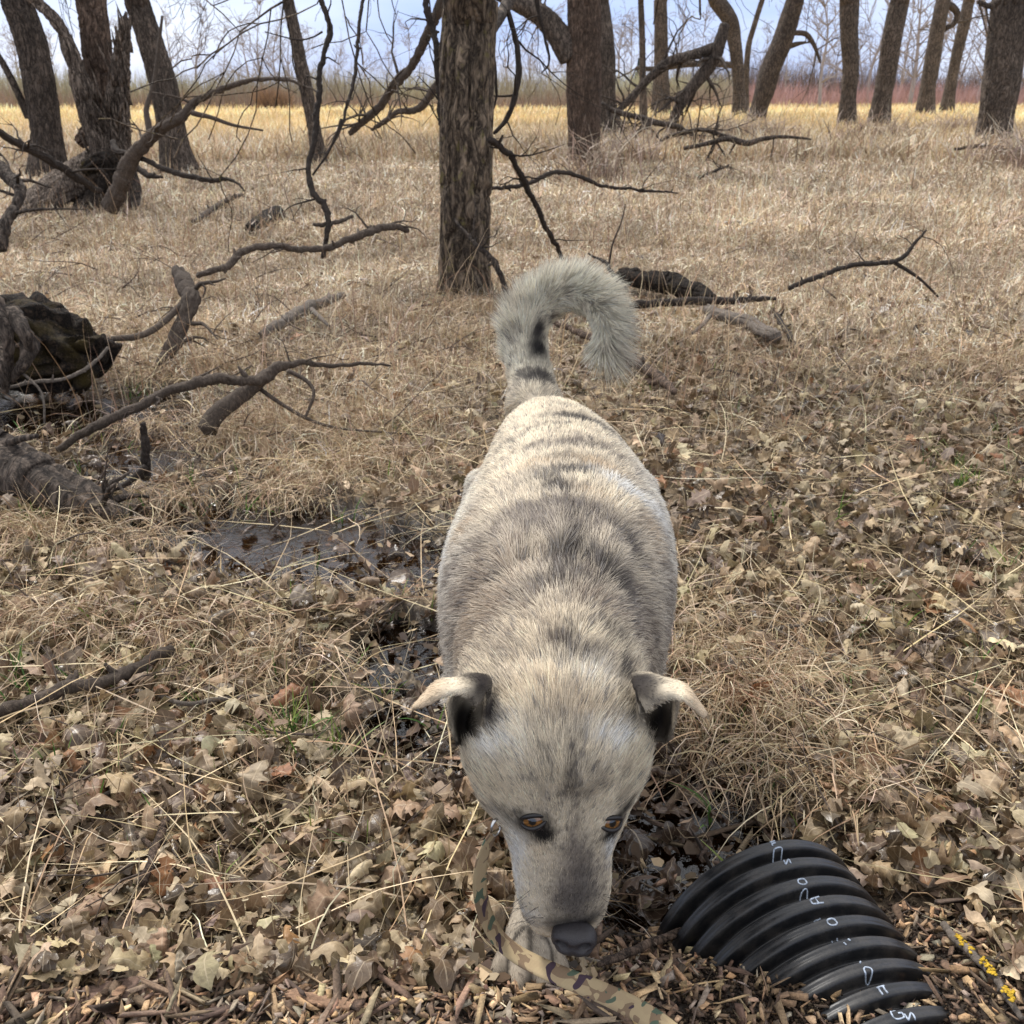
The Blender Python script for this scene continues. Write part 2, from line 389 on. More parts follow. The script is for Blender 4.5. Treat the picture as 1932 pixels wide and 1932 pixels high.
TREES = {}
def tree(key, label, pts, mat, dist=None, extra=5.5, limbs=4, amp=.01, seg=.012, sides=64, group=None, flare=1.35, cat='tree', seed=0, extras=(), sky_twigs=0, name='tree'):
    """pts: (px,py,width_px) from ground up to the top of the frame; keeps one distance, then grows on above it"""
    rng = np.random.default_rng(seed + 100)
    base = G(pts[0][0], pts[0][1]) if dist is None else PY(pts[0][0], pts[0][1], dist)
    y = base[1]; P = []; R = []
    for px, py, wpx in pts:
        p = PY(px, py, y); P.append(p); R.append(wpx / 2 / FPX * depth(p))
    P = [p + np.array([0, R[0] * .0, 0]) for p in P]
    zb = float(ground(P[0][0], P[0][1]))
    P[0][2] = min(P[0][2], zb + .02)
    root = empty(name, label, cat, group, tuple(P[0]))
    low = P[0] - np.array([0, 0, .12]); P2 = [low] + P; R2 = [R[0] * flare * 1.1] + [R[0] * flare] + R[1:]
    d = P[-1] - P[-2]; d /= np.linalg.norm(d); d = d * .8 + np.array([0, 0, .35]); d /= np.linalg.norm(d); top = P[-1]; r = R[-1]
    up = []
    for k in range(4):
        dd = d + rng.normal(0, .07, 3); top = top + dd / np.linalg.norm(dd) * extra / 4; up.append((top.copy(), r * (1 - .17 * (k + 1))))
    mb = MB(); trunk_mesh(mb, P2, R2, sides, amp, seg, 9. if key == 'main' else 13.); 
    mb.build('trunk', mat, root)
    cr = MB(); cr.tube(spline(np.array([P[-1] - d * .1] + [q for q, _ in up]), 14), np.linspace(r * 1.0, up[-1][1], 14), 14)
    out = []
    for k in range(limbs + 3):
        q, rr = up[rng.integers(0, 4)]
        a = rng.uniform(0, 2 * np.pi); branch(out, q, (math.cos(a), math.sin(a) * .8, rng.uniform(.1, .9)), rng.uniform(1.6, 3.2), rr * .5, 2, rng, .03, .4, 3, 6, .005)
    for (ex, edir, eL, er, lv) in extras:
        branch(out, ex, edir, eL, er, lv, rng, .02, .38, 3, 6, .0035)
    for k in range(sky_twigs):
        q, rr = up[rng.integers(0, 2)]; q = q * .6 + P[-1] * .4; a = rng.uniform(0, 2 * np.pi)
        branch(out, q, (math.cos(a) * 1.2, math.sin(a) * .5, -.25), rng.uniform(1.2, 2.4), rr * .16, 2, rng, .09, .42, 4, 7, .004)
    polys(cr, out); cr.build('crown', mat, root)
    TREES[key] = (root, P, R, y)
    return root
def limb(root, pts, y, mat, name='limb', y2=None, sides=20, amp=.006, seg=.02, twigs=0, seed=0, ys=None):
    """a child branch following frame points at distance y (to y2)"""
    n = len(pts); P = []; R = []
    for i, (px, py, wpx) in enumerate(pts):
        yy = ys[i] if ys else y + ((y2 if y2 is not None else y) - y) * i / max(1, n - 1)
        p = PY(px, py, yy); P.append(p); R.append(wpx / 2 / FPX * depth(p))
    mb = MB(); trunk_mesh(mb, P, R, sides, amp, seg, 25.)
    rng = np.random.default_rng(seed); out = []
    for k in range(twigs):
        i = rng.integers(1, n); q = P[i]; a = rng.uniform(0, 2 * np.pi)
        branch(out, q, (math.cos(a), .4 * rng.normal(), math.sin(a) * .8 - .2), rng.uniform(.25, .6) * (y / 8 + .3), R[i] * .4, 1, rng, .05, .45, 3, 6, .002)
    polys(mb, out)
    return mb.build(name, mat, root)

tree('main', 'thick grey furrowed trunk standing in the middle just behind the dog', [(876, 553, 100), (876, 500, 97), (878, 400, 95), (880, 333, 97), (880, 167, 102), (888, 0, 100)],
     M['bark_near'], amp=.02, seg=.007, sides=190, extra=6, seed=1, limbs=5, flare=1.12, sky_twigs=3)
tree('t1', 'stout dark trunk leaning left at the left edge of the photo', [(92, 332, 60), (88, 260, 58), (76, 167, 57), (58, 80, 57), (30, 0, 58)], M['bark_dark'], amp=.02, seg=.02, sides=90, seed=2, group='meadow edge trees', sky_twigs=3)
tree('t3', 'dark leaning trunk just right of the splintered snag', [(339, 326, 60), (328, 270, 55), (310, 167, 51), (284, 80, 48), (257, 0, 46)], M['bark_far'], amp=.018, seg=.02, sides=90, seed=3, group='meadow edge trees', sky_twigs=3)
tree('t4', 'slim trunk leaning left between the left trees and the thick middle trunk', [(604, 312, 24), (590, 230, 24), (577, 167, 25), (560, 80, 24), (543, 0, 22)], M['bark_far'], amp=.012, seg=.03, sides=48, seed=4, group='meadow edge trees', sky_twigs=4)
tree('t6', 'broad brown trunk with a heavy limb reaching up to the left', [(1104, 317, 62), (1102, 270, 61), (1102, 167, 66), (1102, 80, 64), (1102, 0, 64)], M['bark_red'], amp=.018, seg=.02, sides=96, seed=5, group='meadow edge trees', sky_twigs=3)
tree('t7', 'trunk half hidden behind the broad brown one, flaring at its foot', [(1156, 276, 46), (1146, 200, 36), (1142, 100, 38), (1130, 0, 36)], M['bark_far'], amp=.016, seg=.03, sides=64, seed=6, group='meadow edge trees', flare=1.5)
tree('t8', 'thin straight pole-like trunk left of the straight mid-sized one', [(1214, 246, 13), (1213, 150, 13), (1211, 60, 12), (1209, 0, 11)], M['bark_far'], amp=.008, seg=.06, sides=24, seed=7, group='meadow edge trees', sky_twigs=5)
tree('t9', 'straight mid-sized trunk beside the fallen tree', [(1247, 230, 31), (1247, 130, 28), (1247, 60, 26), (1246, 0, 25)], M['bark_far'], amp=.014, seg=.04, sides=48, seed=8, group='meadow edge trees')
tree('t10', 'curved olive-grey trunk bending left at its top, beside the steeply leaning one', [(1398, 228, 30), (1395, 180, 25), (1392, 130, 23), (1386, 80, 25), (1378, 40, 29), (1352, 2, 30)], M['bark_far'], amp=.014, seg=.04, sides=48, seed=9, group='meadow edge trees')
tree('t11', 'thin pale stem rising between the curved trunk and the leaning one', [(1406, 222, 13), (1407, 160, 12), (1412, 90, 11), (1424, 45, 10), (1438, 0, 10)], M['bark_far'], amp=.006, seg=.06, sides=24, seed=10, group='meadow edge trees')
tree('t12', 'dark trunk leaning steeply to the right in the right half', [(1424, 240, 32), (1432, 205, 33), (1444, 167, 38), (1456, 125, 39), (1474, 83, 38), (1488, 40, 36), (1500, 0, 34)], M['bark_dark'], amp=.015, seg=.04, sides=56, seed=11, group='meadow edge trees')
tree('t13', 'upright trunk, first of the row in the right half of the meadow edge', [(1597, 252, 33), (1600, 190, 30), (1605, 130, 31), (1602, 60, 33), (1603, 0, 36)], M['bark_far'], amp=.016, seg=.04, sides=56, seed=12, group='meadow edge trees')
tree('t14', 'trunk leaning right, second of the row in the right half of the meadow edge', [(1656, 250, 38), (1664, 190, 36), (1674, 133, 36), (1684, 66, 37), (1698, 0, 35)], M['bark_far'], amp=.016, seg=.04, sides=56, seed=13, group='meadow edge trees')
tree('t15', 'trunk with a drooping hooked branch, third of the right hand row', [(1744, 226, 30), (1750, 170, 29), (1756, 133, 29), (1767, 66, 28), (1780, 0, 27)], M['bark_far'], amp=.014, seg=.05, sides=48, seed=14, group='meadow edge trees')
tree('t16', 'slim trunk leaning right beside the one with a hooked branch', [(1784, 222, 23), (1794, 160, 21), (1806, 100, 21), (1820, 40, 22), (1828, 0, 21)], M['bark_far'], amp=.012, seg=.05, sides=40, seed=15, group='meadow edge trees')
tree('t17', 'heavy trunk at the right edge of the photo', [(1872, 282, 66), (1878, 230, 63), (1888, 167, 68), (1896, 100, 70), (1912, 0, 78)], M['bark_far'], amp=.018, seg=.02, sides=96, seed=16, group='meadow edge trees', flare=1.2)

r_, P_, R_, yy = TREES['t6']; limb(r_, [(1078, 108, 50), (1050, 62, 46), (1020, 28, 40), (975, 2, 36), (930, -25, 34)], yy, M['bark_far'], amp=.012)
r_, P_, R_, yy = TREES['t12']; limb(r_, [(1500, 62, 9), (1520, 64, 10), (1532, 78, 9), (1540, 95, 7), (1548, 118, 4)], yy, M['bark_far'], twigs=5, seed=2)
limb(r_, [(1490, 85, 8), (1505, 82, 7), (1520, 80, 5)], yy, M['bark_far'], twigs=1, seed=3)
r_, P_, R_, yy = TREES['t15']; limb(r_, [(1776, 8, 15), (1795, 12, 14), (1806, 26, 12), (1800, 44, 10), (1786, 54, 8)], yy, M['bark_dark'], twigs=3, seed=4)
r_, P_, R_, yy = TREES['t17']; limb(r_, [(1905, 30, 14), (1880, 14, 12), (1860, 10, 10), (1845, 2, 9)], yy, M['bark_far'], seed=5, twigs=2)
r_, P_, R_, yy = TREES['t10']; limb(r_, [(1398, 124, 12), (1370, 122, 12), (1340, 120, 12), (1288, 122, 12), (1240, 130, 10), (1200, 128, 7)], yy, M['bark_far'], seed=6, twigs=4)
r_, P_, R_, yy = TREES['t1']; limb(r_, [(54, 222, 15), (36, 180, 14), (14, 135, 13), (-10, 95, 12), (-60, 20, 12)], yy, M['bark_dark'], seed=7)
r_, P_, R_, yy = TREES['main']
limb(r_, [(912, 90, 20), (925, 60, 21), (944, 30, 22), (960, 0, 24), (985, -60, 26)], yy, M['bark_far'], y2=yy + .9, seed=8, twigs=0)
limb(r_, [(958, 20, 10), (972, 70, 11), (979, 130, 12), (972, 180, 12), (955, 225, 9), (932, 252, 7)], yy + .5, M['stick_dark'], seed=9, y2=yy + .3, twigs=4)
limb(r_, [(930, 100, 8), (936, 150, 7), (936, 185, 6), (930, 205, 5)], yy + .2, M['stick_dark'], seed=10)
limb(r_, [(1010, -20, 10), (1018, 30, 8), (1030, 80, 6), (1036, 118, 5), (1022, 138, 3)], yy + 1.2, M['stick_dark'], seed=11, twigs=2)

# splintered snag, left: trunk behind, leaning split stem, shattered stump, big roots
sn = empty('broken_snag', 'splintered grey dead tree with a jagged stump and spreading roots at the left', 'tree', None, tuple(G(200, 392)))
ysn = G(200, 392)[1]
def sn_tube(pts, mat, name, dy=0., sides=80, amp=.028, freq=12., seg=.012, twigs=0, dys=None):
    P = []; R = []
    for i, (px, py, wp) in enumerate(pts):
        p = PY(px, py, ysn + (dys[i] if dys else dy)); P.append(p); R.append(wp / 2 / FPX * depth(p))
    mb = MB(); trunk_mesh(mb, P, R, sides, amp, seg, freq); return mb.build(name, mat, sn)
sn_tube([(215, 405, 85), (205, 350, 90), (208, 280, 62), (196, 190, 60), (186, 120, 56), (178, 50, 55), (170, -5, 55), (160, -120, 52), (150, -260, 45)], M['bark_red'], 'trunk', dy=.35, amp=.02)
sn_tube([(215, 330, 60), (190, 262, 52), (168, 205, 44), (150, 150, 36), (132, 95, 28), (112, 50, 24), (86, 18, 22), (58, -8, 20), (20, -60, 18)], M['snag'], 'split_stem', dy=-.05)
mb = MB(); rng = np.random.default_rng(3)
def sp_pt(px, py, dy=0): return PY(px, py, ysn + dy)
for (a, b, wa, dy) in [((205, 300), (236, 22), 44, .1), ((215, 290), (246, 30), 26, .02), ((222, 280), (242, 58), 26, -.02), ((196, 285), (214, 110), 34, 0), ((232, 300), (240, 140), 24, -.05),
                       ((225, 290), (244, 150), 14, -.1), ((186, 290), (180, 190), 26, -.1), ((200, 290), (196, 205), 16, -.12), ((178, 280), (168, 210), 14, -.12), ((240, 300), (236, 200), 20, .08)]:
    A, B = sp_pt(*a, dy), sp_pt(*b, dy); mid = (A + B) / 2 + rng.normal(0, .02, 3); k = ysn / FPX
    trunk_mesh(mb, [A, (A + mid) / 2, mid, (mid + B) / 2, B], np.array([wa, wa * 1.05, wa * .85, wa * .6, wa * .12]) / 2 * k, 40, .022, .012, 22.)
for k in range(170):
    px = rng.uniform(165, 250); py = rng.uniform(60, 320); 
    if px < 205 and py < 180: continue
    A = sp_pt(px, py, rng.uniform(-.2, -.08)); B = A + np.array([rng.normal(0, .035), -.04, rng.uniform(.06, .28)]); mb.tube(np.array([A, (A + B) / 2 + rng.normal(0, .006, 3), B]), [.016, .013, .001], 4)
mb.build('jagged_stump', M['snag'], sn)
sn_tube([(190, 300, 50), (150, 330, 62), (105, 360, 60), (60, 390, 50), (25, 425, 30)], M['snag'], 'root', dys=[0, -.2, -.5, -.9, -1.4], freq=14.)
sn_tube([(150, 270, 26), (172, 250, 34), (200, 280, 50), (205, 330, 50)], M['bark_red'], 'root', dy=.2)
sn_tube([(205, 320, 60), (170, 370, 46), (150, 400, 32), (120, 420, 20)], M['bark_dark'], 'root', dys=[0, -.2, -.5, -.8])
sn_tube([(235, 330, 46), (246, 360, 40), (250, 395, 26)], M['bark_dark'], 'root', dys=[.1, 0, -.2])
sn_tube([(160, 320, 26), (200, 300, 30), (215, 330, 26), (205, 370, 22)], M['rotten'], 'root', dys=[-.3, -.4, -.4, -.3])
# ------------------------------------------------------------------ branches and logs (each a thing)
def stick(name, label, pts, mat, cat='branch', group=None, ys=None, lift=0., sides=14, bump=.2, seed=0, twigs=0, tl=.2, sub=()):
    """pts (px,py,width_px); lies on the ground unless ys gives distances"""
    P = []; W = []
    for i, (px, py, wp) in enumerate(pts):
        if ys is not None and ys[i] is not None: p = PY(px, py, ys[i])
        else: p = G(px, py); p = p + np.array([0, 0, wp / 2 / FPX * depth(p) * .6 + lift])
        P.append(p); W.append(wp / 2 / FPX * depth(p))
    P = np.array(P); Q = spline(np.concatenate([P, np.array(W)[:, None]], 1), max(24, len(P) * 16))
    rng = np.random.default_rng(seed + 77); L = np.linalg.norm(np.diff(P, axis=0), axis=1).sum()
    Q[:, :3] += fbm(Q[:, :3] * 9 + seed, 2)[:, None] * np.array([.5, .2, .6]) * min(np.mean(W) * 1.1, .012)
    Q[:, :3] += np.stack([pnoise(Q[:, :3] * 30 + seed), pnoise(Q[:, :3] * 30 + seed + 40) * .5, pnoise(Q[:, :3] * 30 + seed + 80)], -1) * min(np.mean(W) * .45, .006)
    R = np.maximum(Q[:, 3], .0012) * (1 + .14 * pnoise(Q[:, :3] * 20 + seed) + .07 * pnoise(Q[:, :3] * 55 + seed))
    mb = MB()
    if np.max(W) > .03: trunk_mesh(mb, Q[:, :3], R, 80, np.max(W) * .14, .006, .55 / np.max(W))
    else: mb.tube(Q[:, :3], R, sides, bump=bump, bscale=35 / max(.25, np.mean(W) * 40))
    if sides >= 12 and np.max(W) < .03:      # knots and snapped side stubs
        for k in range(int(3 + L * 5)):
            i = rng.integers(2, len(Q) - 2); a = rng.normal(0, 1, 3); a /= np.linalg.norm(a); rr = R[i]; ln = rr * rng.uniform(1.3, 3.2)
            mb.tube(np.array([Q[i, :3], Q[i, :3] + a * ln * .6, Q[i, :3] + a * ln + [0, 0, .2 * ln]]), [rr * .75, rr * .5, rr * .28], 6, bump=.3, bscale=60)
    if ys is not None and twigs == 0 and L > .5: twigs = 5; tl = .10 + .035 * float(np.mean(P[:, 1]))
    out = []
    for k in range(twigs):
        i = rng.integers(len(Q) // 5, len(Q)); a = rng.normal(0, 1, 3); a[2] = abs(a[2]) * .6
        branch(out, Q[i, :3], a, tl * rng.uniform(.5, 1.2), R[i] * .4, 1, rng, .05, .5, 2, 5, .0012)
    polys(mb, out)
    mb2 = MB()
    o = mb.build(name, mat); tag(o, label, cat, group)
    for (sp, sw, sy) in sub:
        Ps = np.array([PY(px, py, sy[i]) if sy is not None else G(px, py) + np.array([0, 0, lift + .01]) for i, (px, py) in enumerate(sp)])
        q = spline(Ps, 14); ww = np.linspace(sw[0], sw[1], 14) / 2 / FPX * np.array([depth(a) for a in q])
        m3 = MB(); m3.tube(q, ww, 8, bump=.15, bscale=40); m3.build('twig', mat, None).parent = o
    return o
S, SG, SD = M['stick'], M['stick_grey'], M['stick_dark']
def yr(a, b, n): return list(np.linspace(a, b, n))
stick('fallen_branch', 'long arching branch rising from the snag roots over the field', [(206, 392, 34), (228, 352, 34), (248, 300, 30), (275, 268, 26), (300, 245, 23), (340, 224, 20), (368, 192, 15), (400, 176, 12), (440, 160, 11), (480, 151, 9), (525, 150, 8), (560, 157, 6), (597, 172, 4)],
      S, ys=yr(8.6, 8.2, 13), sides=16, sub=[([(362, 213), (400, 222), (440, 236), (496, 246)], (11, 4), yr(8.3, 8.2, 4)), ([(285, 266), (280, 235), (276, 205), (290, 160), (298, 100), (306, 30)], (14, 5), yr(8.5, 8.8, 6))])
stick('fallen_branch', 'bent dark branch trailing right from the snag foot along the grass', [(212, 268, 11), (225, 285, 11), (262, 297, 10), (300, 315, 10), (345, 330, 10), (398, 340, 9), (440, 340, 6), (460, 360, 3)], SD, ys=yr(8.8, 8.0, 8))
stick('fallen_branch', 'short dark stick poking out behind the snag foot', [(255, 312, 12), (280, 330, 10), (305, 335, 5)], SD, ys=[9.2, 9.1, 9.])
stick('fallen_branch', 'dark slanting pole running down from the left edge to the snag root', [(-20, 240, 13), (30, 268, 15), (70, 290, 16), (110, 312, 16), (150, 340, 14), (190, 362, 10)], SD, ys=yr(7.4, 8.2, 6))
stick('fallen_branch', 'crooked mossy limb curling at the left edge', [(-10, 310, 22), (20, 335, 26), (38, 360, 22), (30, 390, 18), (12, 420, 22), (0, 470, 26)], M['bark_dark'], ys=yr(6.5, 6.0, 6), twigs=6, tl=.4)
stick('hanging_vine', 'dark sinuous stem hanging from above to the grass left of the main trunk', [(606, -60, 9), (608, 0, 10), (620, 40, 10), (623, 60, 11), (615, 90, 10), (604, 130, 10), (603, 170, 11), (598, 215, 12), (594, 262, 11), (583, 305, 10), (582, 340, 11), (592, 368, 12), (617, 400, 12), (618, 430, 10), (609, 485, 9)],
      SD, cat='vine', ys=yr(5.6, 5.0, 15), seed=4, sub=[([(644, 225), (636, 250), (618, 290), (590, 330)], (6, 4), yr(5.4, 5.3, 4)), ([(608, 60), (590, 70), (560, 75), (500, 60)], (4, 2), yr(5.5, 5.4, 4))])
stick('hanging_vine', 'thin wiry stem dropping beside the dark sinuous one', [(688, -20, 6), (680, 30, 7), (674, 90, 7), (668, 150, 7), (655, 200, 6), (640, 250, 5), (615, 290, 4)], SD, cat='vine', ys=yr(6.6, 5.9, 7), seed=9, twigs=5, tl=.5)
stick('leaning_limb', 'thick dead limb slanting down to the left behind the main trunk', [(845, -20, 22), (822, 30, 20), (806, 65, 18), (790, 100, 17), (770, 135, 16), (740, 165, 16), (718, 200, 15), (690, 225, 14), (660, 252, 10)], S, ys=yr(9, 9.8, 9), twigs=10, tl=.6, seed=3)
stick('leaning_limb', 'dead limb slanting lower and further back, left of the main trunk', [(830, 150, 16), (815, 175, 15), (790, 205, 14), (750, 212, 11), (722, 232, 10), (700, 245, 6)], S, ys=yr(10.5, 11, 6), twigs=9, tl=.6, seed=5)
stick('leaning_limb', 'nearly upright dark limb close against the main trunk on its left', [(800, -20, 13), (806, 20, 13), (818, 60, 12), (824, 90, 12), (828, 150, 11), (830, 220, 8), (833, 250, 6)], SD, ys=yr(6.8, 6.5, 7), twigs=8, tl=.5, seed=6)
stick('fallen_branch', 'straight dark stick leaning against the right side of the main trunk', [(925, 262, 12), (945, 275, 12), (964, 295, 12), (979, 325, 11), (993, 352, 11), (1010, 385, 10), (1028, 423, 10), (1045, 455, 9), (1062, 488, 8)], SD, ys=yr(5.6, 6.3, 9), seed=2)
stick('fallen_branch', 'long thin branch arching over the grass right of the main trunk', [(922, 355, 6), (960, 353, 8), (1000, 345, 8), (1044, 325, 8), (1084, 329, 8), (1124, 346, 7), (1180, 356, 6), (1230, 361, 5), (1280, 364, 3)], SD, ys=yr(7.6, 8.6, 9), seed=2)
stick('fallen_branch', 'reddish dead stick in front of the foot of the main trunk', [(858, 412, 4), (872, 432, 6), (890, 452, 8), (905, 470, 10), (928, 488, 11), (945, 515, 11), (957, 557, 10)], M['bark_dark'], ys=yr(5.6, 5.3, 7), seed=8, sub=[([(900, 468), (910, 455), (912, 445)], (5, 3), yr(5.5, 5.5, 3))])
stick('fallen_branch', 'dead branch humping over the matted grass left of the main trunk', [(370, 520, 10), (400, 510, 12), (432, 500, 14), (450, 480, 14), (480, 468, 13), (530, 465, 13), (565, 470, 12), (610, 470, 12), (640, 458, 13), (690, 440, 15), (720, 428, 15), (750, 428, 13), (768, 436, 10)], S, ys=yr(4.5, 5.0, 13), seed=7)
stick('fallen_branch', 'short branch end resting across the vine foot', [(590, 425, 6), (612, 424, 8), (640, 418, 8), (664, 410, 7)], S, ys=yr(5, 5.2, 4), seed=1)
stick('fallen_branch', 'thin stick half sunk in grass beyond the humped branch', [(368, 440, 10), (400, 415, 10), (430, 395, 9), (458, 382, 6)], S, lift=0.072, seed=3)
stick('rotten_log', 'dark mossy log stub lying in the meadow left of the vine', [(470, 452, 22), (495, 440, 30), (520, 426, 32), (528, 424, 24)], M['rotten'], cat='log', seed=3, lift=0.042)
stick('fallen_branch', 'forked grey limb standing in the grass by the black hollow log', [(338, 510, 28), (350, 540, 34), (362, 565, 36), (352, 595, 30), (338, 625, 28), (325, 655, 28), (302, 692, 22)], S, ys=[4.4, 4.3, 4.2, 4.15, 4.1, 4.05, 4.0], seed=4, sides=18,
      sub=[([(352, 568), (335, 582), (300, 615), (260, 635), (205, 640), (140, 655), (90, 640), (30, 652)], (15, 8), [4.2, 4.15, 4.05, 3.95, 3.85, 3.75, 3.7, 3.6])])
stick('fallen_branch', 'pale thin curved twig by the black log over the puddle', [(205, 655, 6), (170, 690, 7), (120, 715, 7), (60, 722, 7), (-10, 738, 6)], SG, ys=yr(3.75, 3.4, 5), seed=6, sub=[([(28, 697), (52, 712), (80, 745), (84, 800)], (5, 4), yr(3.4, 3.35, 4))])
stick('fallen_branch', 'long bark-covered branch reaching over the ditch to a thick broken stub', [(110, 848, 14), (160, 815, 17), (210, 790, 18), (262, 766, 17), (310, 742, 18), (365, 722, 19), (410, 716, 19), (470, 722, 18), (500, 712, 22), (530, 690, 20), (560, 684, 12), (610, 690, 9), (700, 686, 6), (735, 690, 4)],
      S, ys=yr(2.95, 3.35, 14), seed=11, sides=16, sub=[([(505, 705), (470, 735), (435, 760), (405, 785), (390, 812)], (26, 40), [3.3, 3.25, 3.2, 3.15, 3.12]), ([(475, 722), (520, 755), (580, 790), (640, 808), (720, 815)], (9, 4), yr(3.3, 3.1, 5)), ([(545, 700), (580, 720), (592, 745), (575, 790)], (9, 5), yr(3.3, 3.2, 4))])
stick('fallen_branch', 'weathered branch lying in leaves beyond the bark-covered one', [(500, 660, 16), (540, 638, 20), (570, 618, 22), (610, 600, 18), (648, 584, 12)], SG, lift=0.065, seed=12, sub=[([(590, 612), (606, 628), (622, 645)], (10, 6), None)])
stick('stump_post', 'dark broken stick standing upright in the ditch water', [(272, 905, 18), (275, 870, 17), (276, 835, 16), (268, 800, 10)], SD, ys=[2.7, 2.7, 2.7, 2.7], seed=2, sub=[([(276, 880), (240, 912), (210, 925)], (14, 8), yr(2.68, 2.6, 3))])
stick('bark_log', 'thick bark-covered log sloping into the ditch at the left edge', [(-60, 835, 100), (0, 872, 108), (70, 905, 100), (140, 935, 84), (195, 958, 56), (225, 968, 26)], M['bark_dark'], cat='log', ys=[2.75, 2.7, 2.62, 2.55, 2.5, 2.46], sides=48, bump=.22, seed=5, sub=[([(0, 845), (30, 830), (70, 822)], (24, 8), yr(2.7, 2.6, 3))])
stick('fallen_branch', 'thick rough branch lying on leaf litter at the lower left', [(-20, 1400, 22), (60, 1378, 24), (130, 1352, 26), (190, 1340, 26), (240, 1322, 25), (290, 1296, 24), (330, 1272, 22)], S, lift=0.050, seed=13, sides=18)
stick('fallen_branch', 'smooth grey wavy twig right of the thick rough branch', [(262, 1334, 8), (310, 1345, 9), (360, 1358, 9), (400, 1352, 9), (450, 1348, 9), (510, 1345, 6), (570, 1340, 4)], SG, lift=0.034, seed=14)
stick('fallen_branch', 'dark twig lying below the thick rough branch', [(0, 1628, 12), (60, 1612, 13), (120, 1588, 14), (190, 1545, 12), (260, 1500, 10), (330, 1466, 6)], SD, lift=0.032, seed=15)
stick('fallen_branch', 'thin brown twig crossing the leaves at the lower left', [(85, 1505, 5), (125, 1540, 8), (160, 1570, 9), (230, 1592, 9), (290, 1640, 10), (345, 1695, 9)], M['bark_red'], lift=0.042, seed=16)
stick('fallen_branch', 'stout broken twig upright among the lower left leaves', [(318, 1600, 13), (312, 1630, 16), (298, 1680, 18), (282, 1720, 20)], M['bark_red'], lift=0.052, seed=17)
stick('fallen_branch', 'straight pale peeled stick left of the paw', [(675, 1797, 7), (730, 1802, 10), (800, 1808, 11), (870, 1816, 11), (905, 1822, 7)], SG, lift=0.021, seed=18, bump=.05)
stick('fallen_branch', 'brown stick pointing at the pipe between the paw and the pipe', [(1128, 1852, 10), (1160, 1838, 15), (1210, 1815, 16), (1260, 1796, 17), (1300, 1782, 13)], M['bark_red'], lift=0.026, seed=19, bump=.05)
ls = stick('lichened_stick', 'thin stick spotted with yellow lichen beside the pipe', [(1775, 1768, 12), (1800, 1800, 16), (1830, 1830, 16), (1868, 1872, 15), (1900, 1915, 13), (1920, 1945, 10)], SG, lift=.02, seed=20)
mb = MB(); rng = np.random.default_rng(8)
oct_v = np.array([[1, 0, 0], [-1, 0, 0], [0, 1, 0], [0, -1, 0], [0, 0, 1], [0, 0, -1]], float)
oct_f = np.array([[0, 2, 4], [2, 1, 4], [1, 3, 4], [3, 0, 4], [2, 0, 5], [1, 2, 5], [3, 1, 5], [0, 3, 5]])
def blobs(n, pos, size, col, name, mat, flat=.7):
    """n little rough lumps"""
    r = np.random.default_rng(n); sc = size[:, None, None] * r.uniform(.55, 1.25, (n, 6, 1)) * np.array([1, 1, flat])
    a = r.uniform(0, 6.28, n); ca, sa = np.cos(a), np.sin(a); V = oct_v[None] * sc
    V = np.stack([V[..., 0] * ca[:, None] - V[..., 1] * sa[:, None], V[..., 0] * sa[:, None] + V[..., 1] * ca[:, None], V[..., 2]], -1) + pos[:, None]
    F = (oct_f[None] + np.arange(n)[:, None, None] * 6).reshape(-1, 3)
    return mesh_obj(name, V.reshape(-1, 3), F, mat, smooth=False, col=np.repeat(col, 6, 0))
pl = []
for (px, py) in [(1800, 1797), (1806, 1808), (1818, 1820), (1843, 1842), (1850, 1852), (1858, 1860), (1862, 1866), (1885, 1900), (1893, 1907), (1897, 1918)]:
    for k in range(14): q = G(px + rng.normal(0, 3), py + rng.normal(0, 3)); pl.append(q + np.array([0, -.004, .032]))
pl = np.array(pl); lm = tint_mat('lichen', .9, .1)
o = blobs(len(pl), pl, rng.uniform(.0015, .0032, len(pl)), np.tile([[.55, .36, .04]], (len(pl), 1)) * rng.uniform(.6, 1.1, (len(pl), 1)), 'lichen', lm); o.parent = ls
stick('fallen_branch', 'forked bare twig in the meadow grass right of the dog', [(1490, 542, 9), (1530, 528, 10), (1560, 516, 10), (1600, 502, 9), (1650, 496, 9), (1685, 495, 9), (1710, 480, 8), (1726, 458, 6), (1748, 434, 4)], SD, ys=yr(4.9, 5.2, 9), seed=21, sub=[([(1688, 496), (1715, 512), (1740, 530), (1770, 560)], (8, 4), yr(5.1, 5.0, 4))])
stick('rotten_log', 'cracked dark log behind the tail tip', [(1170, 548, 30), (1210, 555, 36), (1260, 565, 40), (1310, 578, 34), (1345, 588, 20)], M['rotten'], cat='log', lift=0.055, seed=22, sides=24)
stick('fallen_branch', 'straight dark branch lying right of the tail', [(1185, 603, 13), (1240, 600, 15), (1300, 597, 15), (1380, 594, 14), (1460, 588, 7)], SD, lift=0.065, seed=23, bump=.1)
stick('fallen_branch', 'grey cut limb lying right of the straight dark branch', [(1330, 612, 20), (1370, 625, 24), (1410, 640, 26), (1450, 662, 26), (1460, 668, 22)], SG, lift=0.055, seed=24, sides=18, sub=[([(1340, 618), (1322, 640), (1305, 655)], (10, 6), None)])
stick('fallen_branch', 'short dark stick jutting from the leaves right of the grey cut limb', [(1460, 618, 8), (1475, 640, 10), (1490, 668, 9)], SD, lift=0.062, seed=25)
stick('fallen_branch', 'brown stick slanting from under the tail into the leaves', [(1040, 630, 9), (1085, 650, 12), (1140, 680, 14), (1190, 705, 17), (1215, 725, 18), (1250, 750, 18), (1270, 770, 10)], M['bark_red'], lift=0.055, seed=26)
